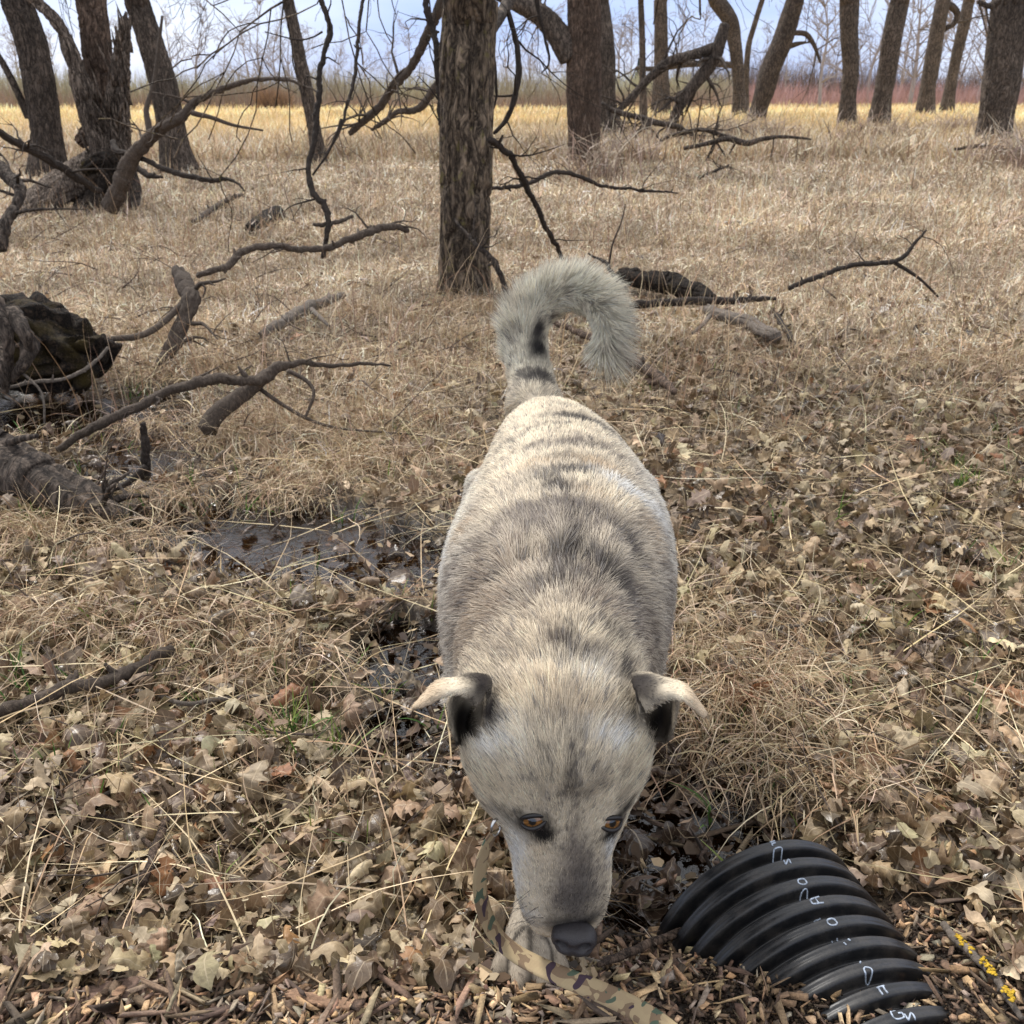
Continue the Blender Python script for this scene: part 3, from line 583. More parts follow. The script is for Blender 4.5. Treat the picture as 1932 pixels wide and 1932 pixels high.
stick('fallen_branch', 'thin twig standing up behind the tail', [(1110, 478, 3), (1140, 492, 6), (1150, 510, 8), (1166, 530, 8), (1182, 545, 7)], SD, ys=yr(5.2, 4.9, 5), seed=27, sub=[([(1148, 505), (1156, 460), (1172, 420), (1180, 385)], (4, 2), yr(5.2, 5.3, 4))])
stick('fallen_branch', 'thin dead twig in the brown grass right of the dog, above the pipe', [(1425, 1225, 5), (1470, 1218, 7), (1510, 1212, 5)], SG, lift=0.042, seed=28, sub=[([(1450, 1222), (1490, 1245), (1530, 1275), (1570, 1290)], (6, 3), None)])

# black hollow stump at the left edge
hl = MB(); rng = np.random.default_rng(4)
P = [PY(px, py, y) for px, py, y in [(-160, 640, 3.75), (-60, 640, 3.75), (20, 640, 3.78), (90, 655, 3.8), (150, 668, 3.82), (190, 680, 3.84), (205, 690, 3.85)]]
R = np.array([95, 95, 90, 84, 62, 40, 12]) / FPX * 3.7
Q = spline(np.concatenate([np.array(P), R[:, None]], 1), 120); V, F_, T_ = tube(Q[:, :3], Q[:, 3], 90)
cen = np.repeat(Q[:, :3], 90, 0); D = V[:-2] - cen; Dn = D / (np.linalg.norm(D, axis=1)[:, None] + 1e-9)
q = V[:-2] * np.array([4., 9., 11.]); V[:-2] += Dn * (.045 * fbm(q, 3) - .05 * np.exp(-(np.abs(pnoise(q * 1.4)) / .13) ** 2))[:, None]
hl.add(V, F_, T_); o = hl.build('hollow_log', M['rotten']); tag(o, 'big black rotten log with yellow moss standing over the puddle', 'log')
for k, (a, b) in enumerate([((-10, 570), (20, 700)), ((20, 590), (60, 670)), ((60, 640), (20, 720)), ((-10, 650), (10, 740))]):
    m2 = MB(); m2.tube(spline(np.array([PY(*a, 3.45), PY((a[0] + b[0]) / 2 + 8, (a[1] + b[1]) / 2, 3.38), PY(*b, 3.4)]), 14), np.linspace(.035, .012, 14), 10, bump=.3, bscale=30)
    x = m2.build('torn_root', M['bark_dark']); x.parent = o

# fallen tree between the right hand trunks
yf = 21.; ft = empty('fallen_tree', 'tangled dead fallen tree with bare limbs propped among the right hand trunks', 'tree', None, tuple(G(1290, 262)))
def fl(name, pts, seed=0, twigs=0, dy=0., mat=None):
    P = [PY(a, b, yf + dy) for a, b, c_ in pts]; R = [c_ / 2 / FPX * depth(p) for p, (a, b, c_) in zip(P, pts)]
    mb = MB(); trunk_mesh(mb, P, R, 18, .012, .06, 14.); rng = np.random.default_rng(seed); out = []
    for k in range(twigs):
        i = rng.integers(1, len(P)); branch(out, P[i] * .5 + P[i - 1] * .5, rng.normal(0, 1, 3) * [1, .5, 1] + [0, 0, -.3], rng.uniform(.5, 1.3), R[i] * .4, 1, rng, .08, .5, 3, 6, .006)
    polys(mb, out); return mb.build(name, mat or M['bark_dark'], ft)
fl('trunk', [(1368, 45, 18), (1360, 75, 24), (1352, 100, 26), (1340, 122, 26), (1318, 150, 24), (1295, 178, 22), (1275, 215, 20), (1262, 250, 14)], 1, 8)
fl('limb', [(1350, 90, 22), (1310, 103, 20), (1262, 118, 20), (1225, 148, 16), (1190, 185, 14), (1165, 212, 12), (1150, 240, 8)], 2, 12)
fl('limb', [(1340, 118, 20), (1325, 150, 14), (1300, 175, 12), (1275, 205, 9), (1265, 235, 7)], 3, 8, .3)
fl('limb', [(1135, 195, 8), (1160, 210, 10), (1200, 220, 11), (1240, 232, 12), (1280, 240, 11), (1300, 255, 9), (1335, 275, 7), (1340, 300, 4)], 4, 14, -1.5)
fl('limb', [(1130, 275, 6), (1180, 262, 7), (1215, 240, 8), (1240, 228, 7)], 5, 6, -2.)
fl('limb', [(1230, 275, 6), (1262, 258, 8), (1300, 248, 9), (1330, 245, 8), (1360, 255, 9), (1390, 262, 7)], 6, 6, -3.)
fl('limb', [(1290, 280, 8), (1330, 272, 9), (1370, 262, 11), (1410, 270, 12), (1440, 262, 9), (1480, 258, 7), (1530, 262, 4)], 7, 8, -4.)
stick('fallen_branch', 'low dark branch lying in the meadow between the right hand trunks', [(1310, 300, 5), (1350, 290, 8), (1420, 292, 10), (1480, 286, 9), (1540, 278, 8), (1600, 270, 7), (1650, 272, 5)], M['bark_dark'], ys=yr(19, 21.5, 7), seed=31, twigs=10, tl=.7)
stick('fallen_branch', 'thin stick slanting in the meadow left of the low dark branch', [(1288, 352, 3), (1320, 335, 5), (1360, 318, 5), (1375, 312, 3)], SD, ys=yr(13, 14, 4), seed=32)
stick('fallen_branch', 'low branch at the foot of the heavy right edge trunk', [(1800, 282, 5), (1850, 276, 8), (1900, 285, 8), (1950, 278, 8)], M['bark_dark'], ys=yr(17, 17, 4), seed=33, twigs=6, tl=.6)
# ------------------------------------------------------------------ blades, leaves, chips
def blades(n, base, L, W, az, el, curl, twist, col, name, mat, seg=4, kink=.25, seed=0, label=None, tipcol=None, droop=0., floor=False):
    r = np.random.default_rng(seed); p = base.copy(); V = np.empty((n, seg + 1, 2, 3)); roll = r.uniform(-.6, .6, n)
    a = az.copy(); e = el.copy()
    for k in range(seg + 1):
        ce = np.cos(e); d = np.stack([np.cos(a) * ce, np.sin(a) * ce, np.sin(e)], -1)
        s = np.stack([-np.sin(a), np.cos(a), 0 * a], -1); u = np.cross(s, d); sd_ = s * np.cos(roll)[:, None] + u * np.sin(roll)[:, None]
        wk = W * (1 - (k / seg) ** 2 * .85) * (.75 if k == 0 else 1)
        V[:, k, 0] = p - sd_ * wk[:, None] / 2; V[:, k, 1] = p + sd_ * wk[:, None] / 2
        p = p + d * (L / seg)[:, None]; a = a + twist + r.normal(0, kink, n); e = e + curl + r.normal(0, kink * .6, n) - droop
        if floor:
            low = p[:, 2] < surf(p[:, 0], p[:, 1]) + .004; p[low, 2] = surf(p[low, 0], p[low, 1]) + .004 + r.uniform(0, .006, low.sum()); e[low] = np.abs(e[low]) * .2
        roll = roll + r.normal(0, .35, n)
    i = np.arange(n)[:, None] * (seg + 1) * 2; k = np.arange(seg)[None] * 2
    F = np.stack([i + k, i + k + 1, i + k + 3, i + k + 2], -1).reshape(-1, 4)
    if tipcol is None: cc = np.repeat(col, (seg + 1) * 2, 0)
    else:
        t = (np.arange(seg + 1) / seg)[None, :, None, None]; cc = (col[:, None, None] * (1 - t) + tipcol[:, None, None] * t); cc = np.broadcast_to(cc, (n, seg + 1, 2, 3)).reshape(-1, 3)
    o = mesh_obj(name, V.reshape(-1, 3), F, mat, col=cc)
    return tag(o, label, None, kind='stuff')
def pick(cols, n, r, var=.18, wts=None):
    c = np.array(cols, float); i = r.choice(len(c), n, p=wts); return c[i] * (1 + r.normal(0, var, (n, 1))) * (1 + r.normal(0, .04, (n, 3)))
def scatter(n, y0, y1, r, pw=1., xs=.62, xo=.7):
    """points between distances y0 and y1, wider than the view; pw>1 favours the near end"""
    u = r.uniform(0, 1, n); y = y0 * (y1 / y0) ** (u ** pw) if pw != 1 else y0 * (y1 / y0) ** u
    x = r.uniform(-1, 1, n) * (y * xs + xo); return x, y
dryg = tint_mat('dry_grass', .6, .25, .12, .22, 40); greeng = tint_mat('green_grass', .5, .3, .2, .1)
TAN = [(.45, .35, .24), (.56, .46, .33), (.34, .25, .165), (.68, .60, .47), (.25, .18, .125), (.48, .36, .22)]
def shade_clump(x, y, s=1.3): return (1 + .5 * n2(x, y, s, 3) + .25 * n2(x, y, s * 4, 2, 6.))[:, None]

# meadow thatch, three bands
for (nb, y0, y1, Lm, Wm, nm, lb, seed) in [(120000, 2.9, 8, (.05, .17), .0032, 'matted_meadow_grass', 'curly matted tan grass covering the near meadow', 1),
                                 (90000, 7.5, 18, (.10, .26), .0075, 'meadow_grass', 'pale dead grass of the middle meadow', 2),
                                 (60000, 17, 40, (.25, .5), .020, 'golden_grass', 'dry grass turning golden beyond the trees', 3),
                                 (60000, 38, 92, (.25, .5), .045, 'golden_field', 'even golden grass field before the thickets', 4)]:
    r = np.random.default_rng(seed); x, y = scatter(nb, y0, y1, r, 1.)
    if seed == 1:
        left = (x < -.2) & (y < 4.4); prob = np.clip((y - 2.9) / 1.5 + .18 + n2(x, y, 1.1, 2) * .5, 0.03, 1); prob = np.where(x > .2, prob * np.clip((y - 2.6) / 2.2, .12, 1), prob)
        prob = prob * (1 - ss((wet(x, y) + .05) / .3)); k = r.uniform(size=nb) < prob; x, y = x[k], y[k]
        ledge = None
    n = len(x); g_ = ss((y - 15) / 22)[:, None]
    if seed == 1:   # the fallen leaves and sticks must stay readable
        pass
    z = surf(x, y) - .003; sc = 1 + .3 * n2(x, y, .8, 2)
    c = 1.12 * pick(TAN, n, r) * shade_clump(x, y, 1.3 if seed < 3 else .35) * (1 - g_) + pick([(.80, .62, .34), (.86, .70, .42), (.72, .54, .28)], n, r, .12) * shade_clump(x, y, .15) * g_
    Lh = r.uniform(*Lm, n) * sc; flat = seed < 3
    blades(n, np.stack([x, y, z], -1), Lh, np.full(n, Wm) * r.uniform(.6, 1.4, n) * (y / y0 if seed > 1 else (y / y0) ** .7) ** .9, r.uniform(0, 2 * np.pi, n),
           r.uniform(.1, 1.15, n) if flat else r.uniform(.7, 1.5, n), r.normal(-.32 if flat else -.2, .35 if flat else .12, n), r.normal(0, .5 if flat else .1, n), np.clip(c, .01, .9), nm, dryg, 4 if seed < 3 else 3, .35 if flat else .1, seed, lb)

# taller wisps standing in the meadow
r = np.random.default_rng(21); n = 2600; x, y = scatter(n, 3.2, 26, r)
blades(n, np.stack([x, y, surf(x, y)], -1), r.uniform(.2, .5, n) * (1 + y / 40), .0022 * (1 + y / 7), r.uniform(0, 6.28, n), r.uniform(1.1, 1.5, n), r.normal(-.1, .12, n), r.normal(0, .1, n),
       np.clip(pick([(.42, .30, .19), (.30, .19, .12), (.55, .42, .27)], n, r), .01, .9), 'grass_stalks', dryg, 5, .08, 21, 'thin dead stalks standing up out of the meadow')
# weeds with seed heads at the feet of the right hand trees
bx = []; 
for px, py, s in [(1390, 262, 1.), (1350, 262, .6), (1600, 262, .8), (1660, 262, .8), (1745, 245, .9), (1790, 240, .6), (1870, 295, 1.), (1900, 300, .8), (1250, 268, .9), (1160, 290, .6), (1100, 322, .5), (1420, 262, .8)]:
    p = PZ(px, py + 12, 0); k = int(230 * s); q = r.normal(0, .45 * s, (k, 2)) * [1.2, .5]; bx.append(np.stack([p[0] + q[:, 0], p[1] - 1.2 + q[:, 1]], -1))
bx = np.vstack(bx); n = len(bx)
blades(n, np.stack([bx[:, 0], bx[:, 1], surf(bx[:, 0], bx[:, 1])], -1), r.uniform(.5, 1.0, n), r.uniform(.012, .022, n), r.uniform(0, 6.28, n), r.uniform(1.1, 1.5, n), r.normal(-.28, .12, n), r.normal(0, .2, n),
       np.clip(pick([(.26, .18, .13), (.36, .27, .2), (.2, .135, .1)], n, r), .01, .9), 'withered_weeds', dryg, 5, .2, 22, 'withered grey-brown weeds round the feet of the right hand trunks', tipcol=np.clip(pick([(.5, .42, .33), (.42, .33, .25)], n, r), .01, .9))

# foreground: long straws lying over the litter
r = np.random.default_rng(31); n = 2400; x, y = scatter(n, .95, 5., r, 1., .62, .3)
k = (wet(x, y) < .25) | (r.uniform(size=n) < .25); k &= (r.uniform(size=n) > .93 * mudm(x + .02, y)) & (r.uniform(size=n) > .6 * pool(x, y)); k &= ~((y < 1.36) & (x > -.12) & (x < .66)); x, y = x[k], y[k]; n = len(x)
blades(n, np.stack([x, y, surf(x, y) + r.uniform(.004, .04, n)], -1), r.uniform(.12, .55, n), r.uniform(.0014, .003, n), r.uniform(0, 6.28, n), r.uniform(-.02, .32, n), r.normal(-.06, .05, n), r.normal(0, .03, n),
       np.clip(pick([(.62, .49, .29), (.50, .37, .21), (.70, .58, .38), (.36, .25, .15)], n, r), .01, .9), 'straw_stems', dryg, 6, .06, 31, 'long straight straw stems lying over leaves and ditch edge', floor=True)
# thin curled dead blades among the litter
r = np.random.default_rng(32); n = 38000; x, y = scatter(n, .92, 3.8, r, 1., .62, .3)
dens = .55 + .5 * n2(x, y, 1.8, 2) + .5 * ss((x - .28) / .2) * ss((2.3 - y) / .5) * ss((y - 1.15) / .2) + .45 * ss((-.1 - x) / .3) * ss((y - 2.2) / .7)
dens *= 1 - .6 * ss((wet(x, y) + .02) / .25); dens *= 1 - .93 * pool(x, y); dens *= 1 - .8 * ss((1.12 - y) / .1)
dens *= 1 - .93 * mudm(x, y); k = r.uniform(size=n) < dens; k &= ~((x > .12) & (y < 1.12) & (x < .6)); x, y = x[k], y[k]; n = len(x)
blades(n, np.stack([x, y, surf(x, y) + r.uniform(0, .012, n)], -1), r.uniform(.05, .19, n), r.uniform(.0011, .0027, n), r.uniform(0, 6.28, n), r.uniform(.05, 1., n), r.normal(-.3, .3, n), r.normal(0, .35, n),
       np.clip(pick([(.42, .31, .18), (.30, .21, .12), (.55, .44, .28), (.22, .15, .09), (.66, .56, .40)], n, r) * (1 - .5 * ss((wet(x, y) + .25) / .3))[:, None], .01, .9), 'curled_dead_grass', dryg, 6, .3, 32, 'thin curled dead blades tangled through the leaf litter', floor=True)
# hanging tussocks: tufts of long fine blades combed downhill
tu = []
for px, py, s, k in [(60, 1010, .12, 500), (200, 1050, .12, 400), (100, 1180, .12, 400), (350, 1200, .1, 300), (500, 1260, .1, 250), (1340, 1250, .1, 400), (1450, 1300, .1, 400), (560, 950, .1, 300), (700, 880, .12, 400), (330, 640, .1, 400), (400, 560, .12, 300), (900, 580, .1, 200), (850, 590, .1, 250), (1330, 650, .16, 260), (1390, 700, .16, 300), (1300, 640, .12, 200), (1880, 690, .25, 700), (1800, 700, .15, 250), (1480, 830, .1, 160), (1250, 1060, .08, 100), (380, 560, .12, 350), (420, 640, .16, 450), (240, 720, .10, 200), (520, 800, .16, 500), (600, 830, .14, 400),
                     (450, 840, .12, 350), (700, 800, .12, 260), (620, 900, .1, 220), (330, 985, .07, 200), (560, 690, .14, 300), (380, 700, .12, 300), (700, 600, .15, 350), (900, 640, .15, 350), (980, 600, .12, 250), (820, 700, .14, 300), (1330, 1330, .1, 320), (1420, 1390, .1, 320), (1500, 1440, .1, 300), (1600, 1500, .08, 200), (1370, 1180, .1, 250), (300, 850, .08, 200)]:
    p = G(px, py); q = r.normal(0, s, (k, 2)) * [1, .45]; tu.append(np.stack([p[0] + q[:, 0], p[1] + q[:, 1]], -1))
tu = np.vstack(tu); n = len(tu)
blades(n, np.stack([tu[:, 0], tu[:, 1], surf(tu[:, 0], tu[:, 1]) + .01], -1), r.uniform(.1, .26, n), r.uniform(.0014, .003, n), r.normal(-1.5, .9, n), r.uniform(.5, 1.4, n), r.normal(-.42, .18, n), r.normal(0, .12, n),
       np.clip(pick([(.40, .29, .18), (.50, .38, .24), (.30, .2, .12), (.58, .47, .33)], n, r), .01, .9), 'grass_tussocks', dryg, 6, .15, 33, 'fine tan tussocks drooping towards the ditch', floor=True)
# green shoots
cl = [(1575 / 1, 900 + 0)]; pts = []
for k in range(190):
    px, py = r.uniform(0, 1932), r.uniform(700, 1700)
    if 820 < px < 1290 and py > 730: continue
    p = G(px, py); 
    if p[1] < 1.1: continue
    kk = r.integers(1, 7); pts.append(np.stack([p[0] + r.normal(0, .012, kk), p[1] + r.normal(0, .012, kk)], -1))
for px, py, kk in [(1815, 925, 60), (1800, 880, 10), (1880, 830, 14), (1900, 1080, 10), (770, 830, 8), (800, 850, 6), (590, 560, 5), (410, 740, 6), (550, 1400, 40), (600, 1410, 30), (520, 1390, 20), (250, 980, 10), (60, 990, 16), (120, 990, 12), (1420, 1330, 6), (1690, 1200, 6), (280, 1300, 8), (60, 1330, 10), (1040, 730, 6), (1090, 740, 6), (1210, 745, 4)]:
    p = G(px, py); pts.append(np.stack([p[0] + r.normal(0, .022, kk), p[1] + r.normal(0, .022, kk)], -1))
pts = np.vstack(pts); n = len(pts)
blades(n, np.stack([pts[:, 0], pts[:, 1], surf(pts[:, 0], pts[:, 1])], -1), r.uniform(.035, .10, n), r.uniform(.0026, .0048, n), r.uniform(0, 6.28, n), r.uniform(.8, 1.5, n), r.normal(-.12, .1, n), r.normal(0, .08, n),
       np.clip(pick([(.09, .18, .035), (.13, .23, .04), (.22, .28, .07), (.06, .13, .03)], n, r), .01, .9), 'green_shoots', greeng, 4, .08, 34, 'small bright green grass shoots pushing through the litter')

# ---- oak leaves
def leaf_template(r, rows=25, cols=5):
    t = np.linspace(0, 1, rows); nl = r.integers(3, 5); ph = r.uniform(0, 6.28)
    base = np.sin(np.pi * np.clip(t, 0, 1) ** 1.25) ** .7 * .30 + .012
    lob = .5 + .5 * np.cos(2 * np.pi * nl * t + ph)
    dp = r.uniform(.35, .62); wl = base * (1.08 - dp + dp * np.clip(.5 + .75 * np.cos(2 * np.pi * nl * t + ph), 0, 1.1)); wr = base * (1.08 - dp + dp * np.clip(.5 + .75 * np.cos(2 * np.pi * nl * t + ph + r.normal(0, .6)), 0, 1.1))
    wl[-1] = wr[-1] = .01; wl[0] = wr[0] = .008; wl[1] = wr[1] = .015
    u = np.linspace(-1, 1, cols); X = np.where(u[None] < 0, u[None] * wl[:, None], u[None] * wr[:, None]); Y = np.repeat(t[:, None], cols, 1) + .05 * np.abs(u[None]) * np.cos(ph + 9 * t[:, None])
    cup = r.normal(.15, .8); bend = r.normal(.2, .8); Z = cup * X ** 2 * 1.8 + bend * (Y - .5) ** 2 * .7
    Z = Z + .075 * r.uniform(.5, 1.6) * fbm(np.stack([X * 4.5, Y * 4.5, np.full(X.shape, r.uniform(0, 90))], -1), 2)
    V = np.stack([X, Y - .5, Z - Z.mean()], -1)
    # roll one side or the tip over
    k = r.uniform(0, 1)
    if k < .45:
        a = r.uniform(1.2, 3.6); s = np.sign(r.normal()); x = V[..., 0] * s; R = .26 / a * 1.2; m = x > 0
        th = np.where(m, x / R, 0); V[..., 0] = np.where(m, s * R * np.sin(th), V[..., 0]); V[..., 2] += np.where(m, R * (1 - np.cos(th)), 0)
    if k > .3:
        a = r.uniform(.4, 2.2); y = V[..., 1] - .05; R = .45 / a; m = y > 0; th = np.where(m, y / R, 0)
        V[..., 1] = np.where(m, .05 + R * np.sin(th), V[..., 1]); V[..., 2] += np.where(m, R * (1 - np.cos(th)), 0)
    uv = np.stack([np.broadcast_to(u[None] * .5 + .5, X.shape), np.repeat(t[:, None], cols, 1)], -1)
    return V.reshape(-1, 3), uv.reshape(-1, 2)
r = np.random.default_rng(41); TPL = [leaf_template(r) for _ in range(22)]
lm_ = NT('fallen_oak_leaf'); a_ = lm_.attr(); v = lm_.coord(); uvn = lm_.n('ShaderNodeTexCoord'); su = lm_.n('ShaderNodeSeparateXYZ'); lm_.l(uvn.outputs['UV'], su.inputs[0])
mid = lm_.math('ABSOLUTE', lm_.math('SUBTRACT', su.outputs['X'], .5)); vein = lm_.math('LESS_THAN', mid, .03)
side = lm_.math('FRACT', lm_.math('SUBTRACT', lm_.math('MULTIPLY', su.outputs['Y'], 7.), lm_.math('MULTIPLY', mid, 3.2))); sv = lm_.math('LESS_THAN', side, .09)
vv = lm_.math('MAXIMUM', vein, lm_.math('MULTIPLY', sv, .45)); nz = lm_.noise(v, 75, 4, .6)
c = lm_.mix(1., a_.outputs['Color'], lm_.ramp(nz, (.3, (.62, .58, .55)), (.7, (1.2, 1.17, 1.12))), 'MULTIPLY'); c = lm_.mix(lm_.math('MULTIPLY', vv, .35), c, (.62, .5, .34))
sp2 = lm_.n('ShaderNodeSeparateColor'); lm_.l(a_.outputs['Color'], sp2.inputs[0])
lm_.set(Base_Color=c, Roughness=lm_.ramp(sp2.outputs['Red'], (.05, (.22,) * 3), (.2, (.62,) * 3))); lm_.bump(lm_.math('ADD', nz, lm_.math('MULTIPLY', vv, .5)), .5, .004)
tr = lm_.n('ShaderNodeBsdfTranslucent'); lm_.l(c, tr.inputs['Color']); ms = lm_.n('ShaderNodeMixShader'); ms.inputs[0].default_value = .12
lm_.l(lm_.p.outputs[0], ms.inputs[1]); lm_.l(tr.outputs[0], ms.inputs[2]); lm_.l(ms.outputs[0], lm_.out.inputs[0])
LC = [(.42, .315, .20), (.33, .232, .145), (.22, .145, .090), (.52, .415, .285), (.12, .078, .050), (.26, .195, .15), (.27, .13, .06)]; LW = [.20, .20, .18, .12, .17, .10, .03]
def leaves(x, y, size, r, lift, tilt, name, label, wetmask):
    n = len(x); pos = np.stack([x, y, surf(x, y) + lift], -1); az = r.uniform(0, 6.28, n); tp = r.integers(0, len(TPL), n)
    # random tilt frames
    nrm = np.stack([r.normal(0, tilt, n), r.normal(0, tilt, n), np.ones(n)], -1); nrm /= np.linalg.norm(nrm, axis=1)[:, None]
    flip = np.where(r.uniform(size=n) < .4, -1., 1.); t0 = np.stack([np.cos(az), np.sin(az), 0 * az], -1); t0 -= nrm * (t0 * nrm).sum(1)[:, None]; t0 /= np.linalg.norm(t0, axis=1)[:, None]
    b0 = np.cross(nrm, t0); nrm = nrm * flip[:, None]
    c = pick(LC, n, r, .24, LW) * np.array([.83, .86, .82]); dk = ss((wetmask + .1) / .3)[:, None]; c = c * (1 - dk) + np.array([.075, .05, .036]) * r.uniform(.5, 1.6, (n, 1)) * dk
    Vs, Us, Fs, Cs = [], [], [], []; off = 0; rows, cols = 25, 5
    i = (np.arange(rows - 1)[:, None] * cols + np.arange(cols - 1)[None]).ravel(); F0 = np.stack([i, i + 1, i + cols + 1, i + cols], -1)
    for k, (T, U) in enumerate(TPL):
        m = np.where(tp == k)[0]
        if not len(m): continue
        s = size[m][:, None, None]; asp = r.uniform(.8, 1.2, (len(m), 1)); zf = r.uniform(.5, 1.3, (len(m), 1))
        V = (T[None, :, 0:1] * asp[..., None] * t0[m][:, None] + T[None, :, 1:2] * b0[m][:, None] + T[None, :, 2:3] * zf[..., None] * nrm[m][:, None]) * s + pos[m][:, None]
        lowest = V[..., 2].min(1); V[..., 2] += np.maximum(0, pos[m][:, 2] - lowest - .004)[:, None]
        Vs.append(V.reshape(-1, 3)); Us.append(np.tile(U, (len(m), 1))); Cs.append(np.repeat(c[m], len(T), 0))
        Fs.append((F0[None] + off + np.arange(len(m))[:, None, None] * len(T)).reshape(-1, 4)); off += len(m) * len(T)
    return tag(mesh_obj(name, np.vstack(Vs), np.vstack(Fs), lm_.m, col=np.clip(np.vstack(Cs), .004, .9), uv=np.vstack(Us)), label, None, kind='stuff')
r = np.random.default_rng(42); n = 23000; x, y = scatter(n, .86, 7.5, r, 1.15, .62, .3)
d = np.where(y < 3.2, .95, np.clip(.95 - (y - 3.2) / 3.2, .05, 1)) * np.where((x < .1) & (y > 2.4), .85, 1) * (1 + .35 * n2(x, y, 1.5, 2))
d = np.where((x > .5) & (y > 3), d * 1.35, d); d *= np.where(y < 1.04, .5, 1.); d = np.where((x < -.05) & (y > 1.45), d * .62, d); d *= 1 - .35 * ss((wet(x, y) + .05) / .3); d *= 1 - .82 * pool(x, y); d *= 1 - .8 * mudm(x, y)
k = r.uniform(size=n) < d; k &= np.hypot(x - .02, (y - .93) * .8) > .085; k &= ~((x > .10) & (x < .60) & (y < 1.11) & (y < 1.16 - (x - .2) * .2)); x, y = x[k], y[k]; n = len(x)
wm_ = wet(x, y); wetl = ss((wm_ + .1) / .3)
leaves(x, y, r.uniform(.026, .080, n) * np.where(y < 1.04, .75, 1), r, r.uniform(.001, .032, n) * (1 - .8 * wetl), .5, 'oak_leaves', 'curled tan and brown fallen oak leaves carpeting the ground', wm_)

# broken leaf bits, mostly dark, between the whole leaves
r = np.random.default_rng(43); n = 15000; x, y = scatter(n, .86, 4.5, r, 1.1, .62, .3)
k = ~((x > .10) & (x < .60) & (y < 1.11)) & (r.uniform(size=n) < 1 - .85 * pool(x, y)) & (r.uniform(size=n) > .8 * mudm(x, y)) & (np.hypot(x - .02, (y - .93) * .8) > .06); x, y = x[k], y[k]; n = len(x); m_ = n
qv = np.array([[-1, -.6, .1], [-.2, -.9, -.1], [.8, -.5, .15], [1, .3, -.1], [.2, .9, .2], [-.7, .6, -.05]]); V = qv[None] * r.uniform(.5, 1.4, (n, 6, 1)) * r.uniform(.005, .014, (n, 1, 1)); a = r.uniform(0, 6.28, n); tz = r.normal(0, .5, (n, 2))
X = V[..., 0] * np.cos(a)[:, None] - V[..., 1] * np.sin(a)[:, None]; Y = V[..., 0] * np.sin(a)[:, None] + V[..., 1] * np.cos(a)[:, None]; Z = V[..., 2] + X * tz[:, :1] + Y * tz[:, 1:]
V = np.stack([X + x[:, None], Y + y[:, None], Z + (surf(x, y) + r.uniform(.002, .02, n))[:, None]], -1); i0 = np.arange(n)[:, None, None] * 6
F = (np.array([[0, 1, 2, 3], [0, 3, 4, 5]])[None] + i0).reshape(-1, 4)
tag(mesh_obj('leaf_fragments', V.reshape(-1, 3), F, dryg, col=np.repeat(np.clip(pick([(.10, .065, .04), (.17, .115, .07), (.28, .2, .12), (.4, .31, .2), (.05, .035, .025)], n, r, .2), .004, .9), 6, 0)), 'dark broken bits of leaf between the whole leaves', None, kind='stuff')
# fine dead twigs tangled in the litter
tb_ = MB(); r = np.random.default_rng(44); out = []
for k in range(420):
    if k < 200: px, py = r.uniform(0, 800), r.uniform(420, 1000)
    elif k < 270: px, py = r.uniform(1150, 1932), r.uniform(420, 1000)
    else: px, py = r.uniform(0, 1932), r.uniform(1000, 1700)
    if 830 < px < 1290 and py > 720: continue
    p = G(px, py); 
    if p[1] < 1.15: continue
    a = r.uniform(0, 6.28); sc_ = .5 + .12 * p[1]
    branch(out, p + [0, 0, r.uniform(.005, .05)], (math.cos(a), math.sin(a), r.uniform(-.05, .5)), r.uniform(.10, .38) * sc_ * (1.3 if k < 200 else .8), r.uniform(.0016, .004) * sc_ * 1.3, 1, r, .06, .42, 2, 5, .0009)
polys(tb_, out, 5); tag(tb_.build('dead_twigs', M['twig']), 'fine dead twigs tangled through grass and leaves', None, kind='stuff')
# ---- wood chips, bark shreds, soil crumbs on the near bank
def chips(n, x, y, r, L, Wd, Th, cols, wts, name, label, mat, lift, tilt=.3):
    m = len(x); hx = L / 2; V = np.array([[-1, -1, -1], [1, -1, -1], [1, 1, -1], [-1, 1, -1], [-1, -1, 1], [1, -1, 1], [1, 1, 1], [-1, 1, 1]], float)[None] * np.stack([hx, Wd / 2, Th / 2], -1)[:, None]
    V = V * r.uniform(.35, 1.45, (m, 8, 3)); V[..., 2] += np.clip((V[..., 0] ** 2) * r.normal(0, 6, (m, 1)), -.006, .006)
    az = r.uniform(0, 6.28, m); e = r.normal(0, tilt, m); ro = r.normal(0, .6, m)
    X = np.stack([np.cos(az) * np.cos(e), np.sin(az) * np.cos(e), np.sin(e)], -1); Y0 = np.stack([-np.sin(az), np.cos(az), 0 * az], -1); Z0 = np.cross(X, Y0)
    Yv = Y0 * np.cos(ro)[:, None] + Z0 * np.sin(ro)[:, None]; Zv = np.cross(X, Yv)
    W_ = V[..., 0:1] * X[:, None] + V[..., 1:2] * Yv[:, None] + V[..., 2:3] * Zv[:, None]; pos = np.stack([x, y, surf(x, y) + lift], -1)
    W_ += pos[:, None]
    F0 = np.array([[0, 3, 2, 1], [4, 5, 6, 7], [0, 1, 5, 4], [1, 2, 6, 5], [2, 3, 7, 6], [3, 0, 4, 7]]); F = (F0[None] + np.arange(m)[:, None, None] * 8).reshape(-1, 4)
    c = np.clip(pick(cols, m, r, .2, wts), .004, .9)
    return tag(mesh_obj(name, W_.reshape(-1, 3), F, mat, smooth=False, col=np.repeat(c, 8, 0)), label, None, kind='stuff')
wm2 = NT('split_wood'); a_ = wm2.attr(); v = wm2.coord((1, 1, 1)); f = wm2.noise(v, 260, 4, .7); wv_ = wm2.noise(wm2.coord((60, 300, 300)), 1., 3)
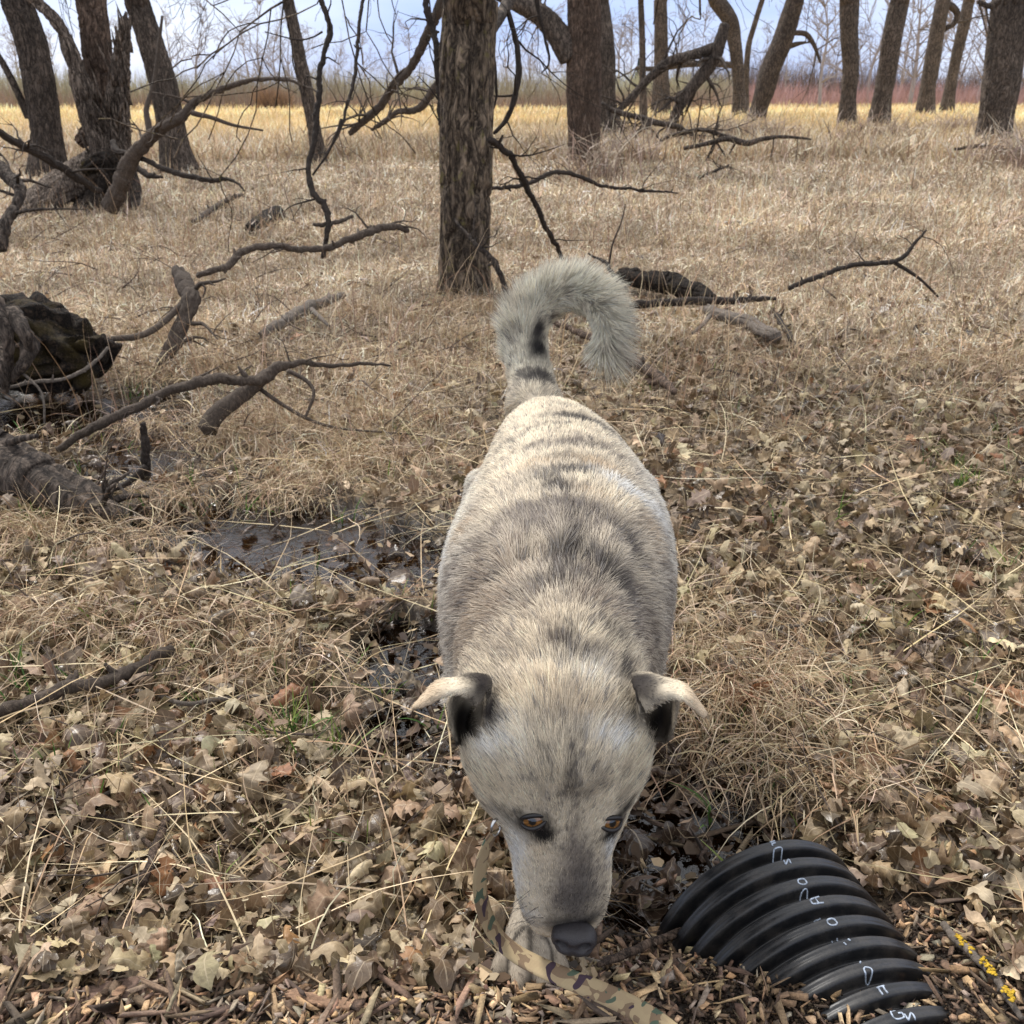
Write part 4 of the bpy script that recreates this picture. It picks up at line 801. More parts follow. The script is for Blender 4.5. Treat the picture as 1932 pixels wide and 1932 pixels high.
c = wm2.mix(1., a_.outputs['Color'], wm2.ramp(wm2.math('ADD', wm2.math('MULTIPLY', f, .6), wm2.math('MULTIPLY', wv_, .4)), (.35, (.5, .47, .45)), (.65, (1.25, 1.22, 1.18))), 'MULTIPLY')
wm2.set(Base_Color=c, Roughness=.85); wm2.bump(f, .6, .003)
CH = [(.52, .37, .22), (.40, .26, .14), (.25, .165, .10), (.14, .09, .06), (.33, .27, .21), (.62, .47, .28)]
r = np.random.default_rng(51); n = 15000; y = r.uniform(.62, 1.22, n); x = r.uniform(-.75, .8, n)
d = ss((1.10 - y + .05 * n2(x, y, 4, 2)) / .12); k = (r.uniform(size=n) < d * np.where((x > .08) & (x < .62), .55, .95)); k2 = k & (np.hypot(x - .02, (y - .93) * .8) > .06); x, y = x[k2], y[k2]; n = len(x)
fr = r.uniform(size=n) < .72
chips(n, x, y, r, r.uniform(.006, .034, n) * np.where(fr, .7, 1.3), r.uniform(.0015, .011, n) * np.where(fr, .9, 1.), r.uniform(.0008, .0028, n), CH, [.09, .2, .26, .28, .13, .04], 'wood_chips', 'tan and brown wood chips spread over the near bank', wm2.m, r.uniform(.0, .014, n))
r = np.random.default_rng(52); n = 900; y = r.uniform(.66, 1.5, n); x = r.uniform(-.75, .75, n); k = ~((x > .12) & (x < .6) & (y < 1.1)) & ((y < 1.1) | (r.uniform(size=n) < .25)) & (np.hypot(x - .02, (y - .93) * .8) > .09); x, y = x[k], y[k]; n = len(x)
chips(n, x, y, r, r.uniform(.04, .10, n), r.uniform(.003, .010, n), r.uniform(.002, .006, n), [(.26, .18, .12), (.16, .11, .075), (.36, .27, .18), (.1, .07, .05)], None, 'bark_shreds', 'dark shredded bark and broken twigs among the chips', wm2.m, r.uniform(.006, .02, n), .18)
r = np.random.default_rng(53); n = 26000; y = r.uniform(.70, 1.14, n); x = r.uniform(-.15, .68, n)
d = ss((1.08 - y) / .06) * np.exp(-((x - .33) / .25) ** 2) + .1; k = r.uniform(size=n) < d; x, y = x[k], y[k]; n = len(x); s = r.uniform(.001, .0042, n)
o = blobs(n, np.stack([x, y, surf(x, y) + r.uniform(-.001, .006, n)], -1), s, np.clip(pick([(.03, .02, .014), (.05, .034, .023), (.018, .012, .009), (.09, .06, .04)], n, r, .3), .003, .5), 'soil_crumbs', tint_mat('crumbly_soil', .95, .15), .8)
tag(o, 'dark crumbly soil heaped round the pipe', None, kind='stuff')

# a few big pieces worth naming
def slab(name, label, px, py, L, Wd, az, col, th=.006, cat='bark piece', seed=0, mat=None, lift=.012):
    r = np.random.default_rng(seed); nu, nv = 22, 9; u = np.linspace(-.5, .5, nu); v = np.linspace(-.5, .5, nv); U, Vv = np.meshgrid(u, v, indexing='ij')
    ed = 1 - .35 * np.abs(n2(u * 5 + seed, u * 0, 1., 2)); wl = (ed * np.where(np.abs(u) > .42, .6, 1))[:, None]
    X = U * L * (1 + .05 * np.sin(Vv * 9 + seed)); Y = Vv * Wd * wl; Z = .003 * fbm(np.stack([X * 60, Y * 160, X * 0 + seed], -1), 3) - (Vv ** 2) * Wd * .35 * wl
    p = G(px, py); c, s = math.cos(az), math.sin(az); top = np.stack([p[0] + X * c - Y * s, p[1] + X * s + Y * c, Z], -1); top[..., 2] += ground(top[..., 0], top[..., 1]).mean() + lift
    A = top.reshape(-1, 3); B = A - [0, 0, th]; V = np.vstack([A, B]); i = (np.arange(nu - 1)[:, None] * nv + np.arange(nv - 1)[None]).ravel(); F1 = np.stack([i, i + nv, i + nv + 1, i + 1], -1); N = nu * nv
    rim = np.concatenate([np.arange(nv), np.arange(1, nu) * nv + nv - 1, (nu - 1) * nv + np.arange(nv - 2, -1, -1), np.arange(nu - 2, 0, -1) * nv]); r2 = np.roll(rim, -1)
    F = np.vstack([F1, F1[:, ::-1] + N, np.stack([rim, r2, r2 + N, rim + N], -1)])
    o = mesh_obj(name, V, F, mat or wm2.m, col=np.tile([col], (len(V), 1))); return tag(o, label, cat)
slab('bark_slab', 'long dark reddish bark slab in the bottom left corner', 235, 1880, .16, .05, .35, (.15, .095, .07), seed=1)
slab('bark_slab', 'curved dark bark shell between leaves at the left', 440, 1570, .13, .045, .4, (.06, .042, .034), seed=2, lift=.02)
slab('bark_slab', 'broken grey bark chunk resting in the leaves above the chips', 525, 1800, .05, .04, 1.1, (.24, .20, .16), seed=3, th=.012)
slab('wood_splinter', 'split reddish stick lying near the bottom below the grey chunk', 620, 1900, .10, .018, -.2, (.26, .16, .10), seed=4, cat='splinter')
slab('wood_splinter', 'pale thick wood splinter left of the paw', 915, 1880, .055, .014, -.75, (.5, .41, .29), seed=5, cat='splinter', th=.007)
slab('wood_splinter', 'long dark wood splinter under the leash at the bottom', 1180, 1925, .13, .014, -.45, (.11, .08, .062), seed=6, cat='splinter', th=.007)
slab('wood_splinter', 'pale straight splinter lying beneath the leash', 1100, 1905, .07, .009, -.5, (.58, .43, .26), seed=7, cat='splinter')

# pale dry seed pod stalk, right
r = np.random.default_rng(61)

# ------------------------------------------------------------------ far background
tw = tint_mat('far_twigs', .9, .1, 0, .1)
def thicket(name, label, n, px0, px1, y0, y1, h, wd, low, tip, seed, kind='stuff', gap=.4):
    r = np.random.default_rng(seed); y = r.uniform(y0, y1, n); px = r.uniform(px0, px1, n); x = (px - 966) / FPX * y * .99
    hh = h * (1 + .35 * n2(x, y, .12, 2) + .25 * n2(x, y, .4, 2)) * r.uniform(.6, 1.05, n)
    low = np.array(low); tip = np.array(tip); v = (1 + .25 * n2(x, y, .2, 2))[:, None] * r.uniform(.75, 1.25, (n, 1))
    tt = np.clip(.5 + .9 * n2(x, y, .09, 2, 4.), 0, 1)[:, None]
    return blades(n, np.stack([x, y, 0 * x], -1), hh, wd * r.uniform(.5, 1.3, n), r.uniform(0, 6.28, n), r.uniform(1.1, 1.55, n), r.normal(-.08, .08, n), r.normal(0, .1, n),
                  np.clip(low * v, .01, .8), name, tw, 4, .14, seed, label, tipcol=np.clip(tip * v * tt + low * v * (1 - tt), .01, .8))
thicket('willow_thicket', 'grey-brown willow thicket with yellow-green tips behind the field', 26000, -500, 1350, 60, 82, 2.45, .032, (.26, .21, .175), (.47, .46, .27), 71)
thicket('brown_thicket', 'low brown brush in front of the willows', 5000, -500, 1330, 57, 60, 1.25, .028, (.26, .19, .15), (.28, .2, .16), 72)
thicket('rusty_bushes', 'low rust coloured bushes at the far edge of the field', 1600, 520, 575, 56, 57.5, 1.1, .026, (.24, .16, .11), (.30, .2, .13), 73)
thicket('red_dogwood', 'band of deep red dogwood stems beyond the golden field', 12000, 1290, 2500, 66, 80, 1.75, .03, (.36, .235, .22), (.42, .26, .245), 74)
thicket('far_brush', 'grey-brown brush behind the red dogwood', 15000, 1180, 2600, 88, 100, 3.2, .04, (.17, .13, .12), (.2, .16, .14), 75)
hz = []
GT = 'bare trees beyond the far thickets'
def far_tree_mesh(seed, h, wide, twr):
    rng = np.random.default_rng(seed); out = []; P = np.array([[0, 0, -.1], [rng.normal(0, .1), 0, h * .3], [rng.normal(0, .25), 0, h * .6], [rng.normal(0, .4), 0, h]])
    q = spline(P, 10); tr_ = MB(); tr_.tube(q, np.linspace(h * .016, twr, 10), 6)
    for k in range(17):
        i = rng.integers(2, 10); a = rng.uniform(0, 6.28); up = rng.uniform(.5, 1.4)
        branch(out, q[i], (math.cos(a) * wide, math.sin(a) * wide, up), h * rng.uniform(.18, .4) * (1.25 - i / 14), h * .006, 2, rng, -.02, .3, 3, 5, twr)
    cr = MB(); polys(cr, out, 4); return tr_, cr
FM = []
far_bark = tint_mat('far_bark', .9, .1, 0, .1)
for s in range(6):
    a, b = far_tree_mesh(200 + s, 6., [.7, .9, 1.1, .6, 1., .85][s], .013)
    for mb_, nm in ((a, 'trunk'), (b, 'crown')): mb_.c = [np.tile([[.30, .265, .255]], (mb_.n, 1))]  # tint paled and greyed, distance haze painted into the bark colour
    ta, tb = a.build('trunk', far_bark), b.build('crown', far_bark); FM.append((ta.data, tb.data)); bpy.data.objects.remove(ta); bpy.data.objects.remove(tb)
r = np.random.default_rng(81)
SIDE_TREES = [((330, 45, 92), 'frail bare tree between the leaning dark trunks at the left'), ((378, 38, 80), 'tallest feathery bare tree in the sky gap left of the slim leaning trunk'), ((425, 75, 90), 'short bare tree right of the tallest feathery one'),
 ((495, 30, 86), 'wide many-stemmed bare tree left of the slim leaning trunk'), ((520, 50, 88), 'bare tree crowding the wide many-stemmed one from the right'), ((583, 78, 95), 'bare tree just right of the slim leaning trunk'), ((955, 75, 98), 'bare tree directly right of the main trunk'),
 ((1000, 60, 92), 'bushy bare tree midway between main trunk and broad brown trunk'), ((1035, 50, 90), 'bare tree just left of the broad brown trunk'), ((1320, 55, 100), 'bare tree behind the top of the fallen tree'), ((1550, -30, 62), 'large bare tree left of the first row trunk, reaching out of the photo'),
 ((1640, -20, 70), 'large bare tree between the first and second row trunks'), ((1720, -60, 66), 'large bare tree between the second and third row trunks'), ((1845, -40, 70), 'large bare tree left of the heavy right edge trunk')]
spots = SIDE_TREES + [((px, t, y), None) for px, t, y in [(470, 60, 95), (550, 60, 92), (40, 60, 100), (110, 85, 95), (690, 80, 96), (735, 95, 100), (775, 70, 100), (1068, 85, 96), (1165, 40, 90), (1190, 60, 100), (1280, 40, 95), (1345, 90, 98), (1480, 60, 88), (1530, 70, 100), (1572, 60, 95),
 (1625, 70, 100), (1700, 20, 85), (1760, 60, 95), (1815, 40, 92), (1868, 50, 95), (1925, -10, 80), (1990, 30, 85), (-60, 40, 90), (-150, 60, 95), (2080, 0, 80), (230, 70, 98), (640, 85, 100), (1140, 75, 94), (1230, 80, 99), (1430, 75, 97), (1590, 20, 78), (1665, 45, 90), (1790, 20, 82), (1880, 80, 101)]]
for k, ((px, top, y), lab) in enumerate(spots):
    y = float(y); b = PY(px, 170, y); h = (170 - top) / FPX * y * .95 + 1.05; i = k % 6
    e = empty('far_tree', lab or 'small faint bare tree in the grey tree line on the horizon', 'tree', GT, (b[0], y, 0)); e.scale = (h / 6 * r.uniform(.85, 1.2),) * 2 + (h / 6,); e.rotation_euler = (0, 0, r.uniform(0, 6.28))
    for nm, dt in zip(('trunk', 'crown'), FM[i]):
        o = bpy.data.objects.new(nm, dt); C.objects.link(o); o.parent = e
# one small dark spruce in the gap by the fallen tree
b = PY(1203, 175, 80.); sp = empty('spruce', 'small dark green spruce seen through the fallen tree limbs', 'tree', None, (b[0], b[1], 0))
mb = MB(); mb.tube(np.array([[b[0], b[1], -.1], [b[0], b[1], 3.]]), [.06, .02], 6, col=(.08, .06, .05)); mb.build('trunk', far_bark, sp)
n = 2200; hh = r.uniform(.25, 3.3, n); rad = (3.4 - hh) * .28 * r.uniform(.2, 1, n); a = r.uniform(0, 6.28, n)
o = blades(n, np.stack([b[0] + rad * np.cos(a) * .3, b[1] + rad * np.sin(a) * .3, hh], -1), np.maximum(rad, .1), np.full(n, .05), a, r.uniform(-.3, .1, n), r.normal(-.05, .05, n), 0 * a, pick([(.03, .055, .03), (.05, .08, .045)], n, r), 'crown', tw, 3, .1, 9)
del o['kind']; adopt(o, sp)
# ================================================================== the dog
dog = empty('dog', 'large cream and grey brindle dog walking up with head lowered and tail curled over', 'dog', None, (.05, 1.3, 0.))
DV, DF = [], []; doff = [0]
def dadd(V, F): DV.append(np.asarray(V)); DF.extend([[i + doff[0] for i in f] for f in (F.tolist() if isinstance(F, np.ndarray) else F)]); doff[0] += len(V)
def loft(secs, n=36, cap=True, sub=5):
    """secs: (cx,cy,cz, half width, half height, exponent, tilt of the section from horizontal axis) ; section plane spanned by right and up"""
    A = np.array([[*s[:5], s[5]] for s in secs], float); U = np.array([s[6] for s in secs], float); Rr = np.array([s[7] for s in secs], float)
    m = (len(secs) - 1) * sub + 1; Q = spline(np.hstack([A, U, Rr]), m); th = np.linspace(0, 2 * np.pi, n, endpoint=False); V = []
    for q in Q:
        u = q[6:9] / np.linalg.norm(q[6:9]); rt = q[9:12]; rt = rt - u * rt.dot(u); rt /= np.linalg.norm(rt); e = 2 / q[5]
        c, s = np.cos(th), np.sin(th); V.append(q[:3] + rt * (np.sign(c) * np.abs(c) ** e * q[3])[:, None] + u * (np.sign(s) * np.abs(s) ** e * q[4])[:, None])
    V = np.vstack(V); i = np.arange(m - 1)[:, None] * n; j = np.arange(n)[None]; j2 = (j + 1) % n
    F = np.stack([i + j, i + j2, i + n + j2, i + n + j], -1).reshape(-1, 4).tolist()
    F.append(list(range(n))[::-1]); F.append([(m - 1) * n + k for k in range(n)]); dadd(V, F)
UP = (0, 0, 1); RT = (1, 0, 0)
# trunk (from chest to rump)
loft([(.045, .955, .445, .085, .090, 2, UP, RT), (.050, 1.03, .445, .118, .135, 2.1, UP, RT), (.056, 1.12, .450, .144, .155, 2.2, UP, RT), (.066, 1.25, .450, .163, .160, 2.25, UP, RT),
      (.078, 1.38, .455, .162, .155, 2.2, UP, RT), (.080, 1.50, .475, .138, .137, 2.15, UP, RT), (.076, 1.60, .488, .118, .122, 2.1, UP, RT), (.066, 1.68, .50, .092, .100, 2, UP, RT), (.060, 1.73, .50, .05, .06, 2, UP, RT)], 48)
# neck: withers down to the skull
loft([(.055, 1.12, .49, .105, .10, 2, (0, -.3, 1), RT), (.050, 1.03, .478, .114, .112, 2, (0, -.25, 1), RT), (.047, .965, .468, .108, .104, 2, (0, -.35, .95), RT), (.046, .92, .452, .096, .088, 2, (.05, -.7, .7), RT), (.047, .90, .44, .085, .07, 2, (.1, -.9, .5), RT)], 40)
# head, axis nearly vertical, nose down; 'up' of the section is the top of the head (faces the camera)
ND = (.14, -1, .25)
def hs(z, y, x, hw, hd, e=2.2, nd=ND): return (x, y, z, hw, hd, e, nd, RT)
loft([hs(.500, .93, .047, .062, .05, 2.1, (.1, -.5, .9)), hs(.486, .914, .048, .086, .066, 2.2, (.12, -.7, .7)), hs(.462, .894, .049, .099, .076, 2.25), hs(.432, .881, .0497, .100, .069, 2.25), hs(.405, .872, .0515, .091, .059, 2.2), hs(.382, .866, .052, .081, .052, 2.2),
      hs(.355, .860, .0555, .067, .047, 2.25), hs(.325, .854, .0545, .0565, .043, 2.4), hs(.295, .848, .0562, .0545, .040, 2.5), hs(.272, .845, .0575, .0525, .037, 2.4), hs(.256, .845, .058, .0495, .034, 2.4), hs(.242, .848, .059, .048, .029, 2.3), hs(.228, .852, .060, .044, .026, 2.3), hs(.214, .854, .060, .037, .022, 2.3), hs(.203, .857, .060, .025, .014, 2.2)], 44)
# cheeks
def ell(c, r, n=16, rot=None):
    th = np.linspace(0, np.pi, n); ph = np.linspace(0, 2 * np.pi, n * 2, endpoint=False); V = np.stack([np.outer(np.sin(th), np.cos(ph)), np.outer(np.sin(th), np.sin(ph)), np.outer(np.cos(th), np.ones_like(ph))], -1).reshape(-1, 3) * r
    if rot is not None: V = V @ np.array(rot).T
    V = V + c; m = n * 2; F = [[i * m + j, i * m + (j + 1) % m, (i + 1) * m + (j + 1) % m, (i + 1) * m + j] for i in range(n - 1) for j in range(m)]
    dadd(V, F)
ell((-.014, .893, .448), (.034, .045, .05)); ell((.112, .897, .448), (.034, .045, .05)); ell((.047, .94, .41), (.07, .06, .06))
ell((.026, .838, .418), (.020, .022, .015)); ell((.100, .842, .418), (.018, .022, .015)); ell((.063, .838, .455), (.05, .03, .04))      # brows
ell((.048, .985, .520), (.085, .085, .050))
ell((.003, 1.10, .555), (.035, .085, .045)); ell((.108, 1.10, .555), (.035, .085, .045)); ell((.06, 1.16, .597), (.018, .10, .018))
# legs
def leg(P, R, n=20):
    q = spline(np.concatenate([np.array(P, float), np.array(R, float)[:, None]], 1), len(P) * 5); V, F, T = tube(q[:, :3], q[:, 3], n); dadd(V, F); DF.extend([[i + doff[0] - len(V) for i in f] for f in T.tolist()])
PAW = G(1000, 1838)
def gz(x, y): return float(ground(x, y))
fp = G(1000, 1838); fx, fy, fz = fp[0], fp[1], fp[2]
leg([(.0, 1.06, .42), (.01, 1.09, .31), (.018, 1.06, .23), (fx + .012, fy + .075, .155 + fz * .5), (fx + .008, fy + .045, fz + .075), (fx, fy + .005, fz + .04), (fx - .001, fy - .035, fz + .024)], [.085, .062, .044, .030, .027, .034, .022])
TOES = []
for dx, dy, l, dd in ((-.038, -.010, .05, -.6), (-.015, -.034, .058, -.2), (.014, -.034, .058, .15), (.037, -.010, .048, .5)):
    a = np.array([fx + dx * .5, fy + .01, fz + .04]); b = np.array([fx + dx, fy + dy - .012, fz + .03]); c = np.array([fx + dx + dd * .012, fy + dy - .035, fz + .014])
    leg([a, (a + b) / 2 + [0, 0, .004], b, c], [.014, .0130, .0122, .0080], 12); TOES.append((b, c))
hx = .10; g0 = gz(hx, 1.22)
leg([(.12, 1.12, .42), (.12, 1.20, .30), (.11, 1.27, .18), (hx, 1.27, g0 + .08), (hx, 1.23, g0 + .03), (hx, 1.19, g0 + .02)], [.08, .055, .036, .027, .03, .024])
for sx in (.0, .175):
    g0 = gz(sx, 1.56); kx = sx + (.01 if sx < 0 else -.01)
    leg([(sx * .8 + .016, 1.58, .47), (kx, 1.50, .36), (sx, 1.50, .26), (sx, 1.62, .17), (sx, 1.645, g0 + .13), (sx, 1.60, g0 + .04), (sx, 1.54, g0 + .022)], [.095, .085, .058, .034, .026, .030, .022])
# tail: core only, the plume is fur
TW = [(1006, 775, 1.80), (1004, 730, 1.82), (997, 690, 1.84), (995, 655, 1.86), (1000, 620, 1.86), (1018, 588, 1.86), (1048, 566, 1.85), (1085, 560, 1.84), (1115, 572, 1.83), (1135, 600, 1.82), (1140, 635, 1.82), (1134, 665, 1.82)]
TC = spline(np.array([PD(*t) for t in TW]), 60); TR = np.interp(np.linspace(0, 1, 60), [0, .15, .4, .8, 1], [.052, .038, .028, .020, .010])
V, F, T = tube(TC, TR, 18); dadd(V, F); DF.extend([[i + doff[0] - len(V) for i in f] for f in T.tolist()])
ell(PD(1008, 752, 1.80), (.050, .045, .04))
# ears
EARP = []
def sheet(rows, th, nu=26, nv=18):
    """rows of frame points (px,py,depth); thick closed sheet"""
    g = np.array([[PD(*p) for p in row] for row in rows]); g = np.array([spline(row, nv) for row in g]); g = np.stack([spline(g[:, k], nu) for k in range(nv)], 1)
    du = np.gradient(g, axis=0); dv = np.gradient(g, axis=1); n = np.cross(du, dv); n /= np.linalg.norm(n, axis=2)[..., None] + 1e-9
    e = np.minimum(1, np.minimum(np.arange(nv), nv - 1 - np.arange(nv)) / 2.5 + .35); A = g + n * (th / 2 * e)[None, :, None]; B = g - n * (th / 2 * e)[None, :, None]
    V = np.vstack([A.reshape(-1, 3), B.reshape(-1, 3)]); N = nu * nv; i = (np.arange(nu - 1)[:, None] * nv + np.arange(nv - 1)[None]).ravel(); F1 = np.stack([i, i + 1, i + nv + 1, i + nv], -1)
    rim = np.concatenate([np.arange(nv), np.arange(1, nu) * nv + nv - 1, (nu - 1) * nv + np.arange(nv - 2, -1, -1), np.arange(nu - 2, 0, -1) * nv]); r2 = np.roll(rim, -1)
    dadd(V, np.vstack([F1, F1[:, ::-1] + N, np.stack([rim, rim + N, r2 + N, r2], -1)])); EARP.append(g.reshape(-1, 3))
# left ear: cup (lateral edge - back - medial edge), then the folded flap
sheet([[(862, 1402, 1.035), (872, 1408, 1.055), (882, 1408, 1.06), (892, 1402, 1.045), (897, 1394, 1.03)],
       [(851, 1378, 1.015), (862, 1380, 1.055), (882, 1380, 1.07), (902, 1376, 1.055), (911, 1370, 1.02)],
       [(846, 1350, 1.00), (858, 1348, 1.05), (882, 1342, 1.07), (908, 1336, 1.055), (920, 1345, 1.012)],
       [(846, 1326, .992), (858, 1312, 1.035), (884, 1298, 1.055), (912, 1296, 1.045), (926, 1318, 1.010)],
       [(850, 1317, .985), (862, 1296, 1.02), (886, 1280, 1.035), (912, 1276, 1.030), (928, 1296, 1.008)]], .005)
sheet([[(900, 1340, .996), (912, 1320, .999), (924, 1302, 1.008), (930, 1288, 1.022), (926, 1276, 1.034)],
       [(876, 1317, .982), (884, 1304, .984), (893, 1291, .994), (896, 1277, 1.010), (892, 1270, 1.025)],
       [(845, 1316, .972), (851, 1307, .972), (856, 1297, .980), (858, 1286, .996), (856, 1278, 1.010)],
       [(815, 1329, .966), (820, 1318, .964), (824, 1304, .970), (826, 1292, .984), (827, 1281, .998)],
       [(792, 1339, .968), (795, 1332, .966), (799, 1322, .968), (803, 1311, .978), (808, 1299, .988)],
       [(775, 1342, .972), (775, 1340, .972), (777, 1337, .973), (779, 1335, .975), (782, 1332, .978)]], .0052)
# right ear
sheet([[(1262, 1396, 1.045), (1252, 1402, 1.065), (1240, 1400, 1.07), (1230, 1394, 1.055), (1224, 1388, 1.04)],
       [(1273, 1372, 1.025), (1262, 1374, 1.065), (1242, 1372, 1.08), (1222, 1366, 1.06), (1212, 1362, 1.03)],
       [(1279, 1346, 1.01), (1266, 1342, 1.06), (1242, 1334, 1.08), (1216, 1328, 1.06), (1204, 1338, 1.022)],
       [(1282, 1328, 1.002), (1268, 1308, 1.045), (1242, 1292, 1.065), (1212, 1288, 1.055), (1198, 1310, 1.018)],
       [(1278, 1318, .996), (1264, 1296, 1.03), (1240, 1276, 1.045), (1210, 1268, 1.040), (1194, 1290, 1.018)]], .005)
sheet([[(1218, 1352, 1.006), (1208, 1324, 1.008), (1196, 1300, 1.016), (1188, 1282, 1.030), (1190, 1266, 1.044)],
       [(1246, 1330, .992), (1238, 1312, .994), (1228, 1294, 1.004), (1222, 1280, 1.020), (1222, 1268, 1.034)],
       [(1278, 1322, .982), (1272, 1310, .982), (1266, 1298, .990), (1262, 1288, 1.006), (1262, 1279, 1.018)],
       [(1300, 1335, .976), (1297, 1322, .974), (1294, 1309, .980), (1292, 1298, .994), (1291, 1288, 1.006)],
       [(1318, 1352, .978), (1316, 1341, .976), (1313, 1329, .979), (1310, 1317, .988), (1306, 1306, .996)],
       [(1332, 1362, .982), (1333, 1358, .982), (1334, 1353, .983), (1334, 1349, .985), (1331, 1344, .988)]], .0052)
EARP = np.vstack(EARP)
me = bpy.data.meshes.new('body'); me.from_pydata(np.vstack(DV).tolist(), [], DF); me.update()
tmp = bpy.data.objects.new('body', me); C.objects.link(tmp)
rm = tmp.modifiers.new('r', 'REMESH'); rm.mode = 'VOXEL'; rm.voxel_size = .0036; rm.adaptivity = 0
dg = bpy.context.evaluated_depsgraph_get(); ev = tmp.evaluated_get(dg); bm_ = bpy.data.meshes.new_from_object(ev); tmp.modifiers.clear()
nv = len(bm_.vertices); BV = np.empty(nv * 3, np.float32); bm_.vertices.foreach_get('co', BV); BV = BV.reshape(-1, 3).astype(float)
ed = np.empty(len(bm_.edges) * 2, np.int32); bm_.edges.foreach_get('vertices', ed); ed = ed.reshape(-1, 2)
def near(P, Q, chunk=4000):
    out = np.empty(len(P)); ix = np.empty(len(P), int)
    for i in range(0, len(P), chunk):
        d = ((P[i:i + chunk, None] - Q[None]) ** 2).sum(-1); ix[i:i + chunk] = d.argmin(1); out[i:i + chunk] = np.sqrt(d.min(1))
    return out, ix
EARQ = EARP[::7]
def ear_dist(P):
    d = np.full(len(P), 9.); m = (P[:, 1] < 1.03) & (P[:, 2] > .40) & (np.abs(P[:, 0] - .05) > .05)
    if m.any(): d[m] = near(P[m], EARQ)[0]
    return d
deg = np.bincount(ed.ravel(), minlength=nv)[:, None]
isear = ss((.016 - ear_dist(BV)) / .008)[:, None]; face = ss((.43 - BV[:, 2:3]) / .05) * (BV[:, 1:2] < .93)
for it in range(14):
    s = np.zeros_like(BV); np.add.at(s, ed[:, 0], BV[ed[:, 1]]); np.add.at(s, ed[:, 1], BV[ed[:, 0]])
    lam = .6 * (1 - .88 * ss((.145 - BV[:, 2:3]) / .03)) * (1 - .85 * isear) * (1 - .35 * face); BV = BV + lam * (s / deg - BV)
bm_.vertices.foreach_set('co', BV.astype(np.float32).ravel()); bm_.update()
bpy.data.objects.remove(tmp)
body = bpy.data.objects.new('body', bm_); C.objects.link(body); bm_.polygons.foreach_set('use_smooth', np.ones(len(bm_.polygons), bool)); bm_.name = 'body'
bvh = BVHTree.FromPolygons([tuple(v) for v in BV], [tuple(p.vertices) for p in bm_.polygons])
def hit(px, py):
    d = Vector(ray(px, py)).normalized(); h = bvh.ray_cast(Vector((0, 0, H)), d)
    return (np.array(h[0]), np.array(h[1])) if h[0] is not None else (None, None)

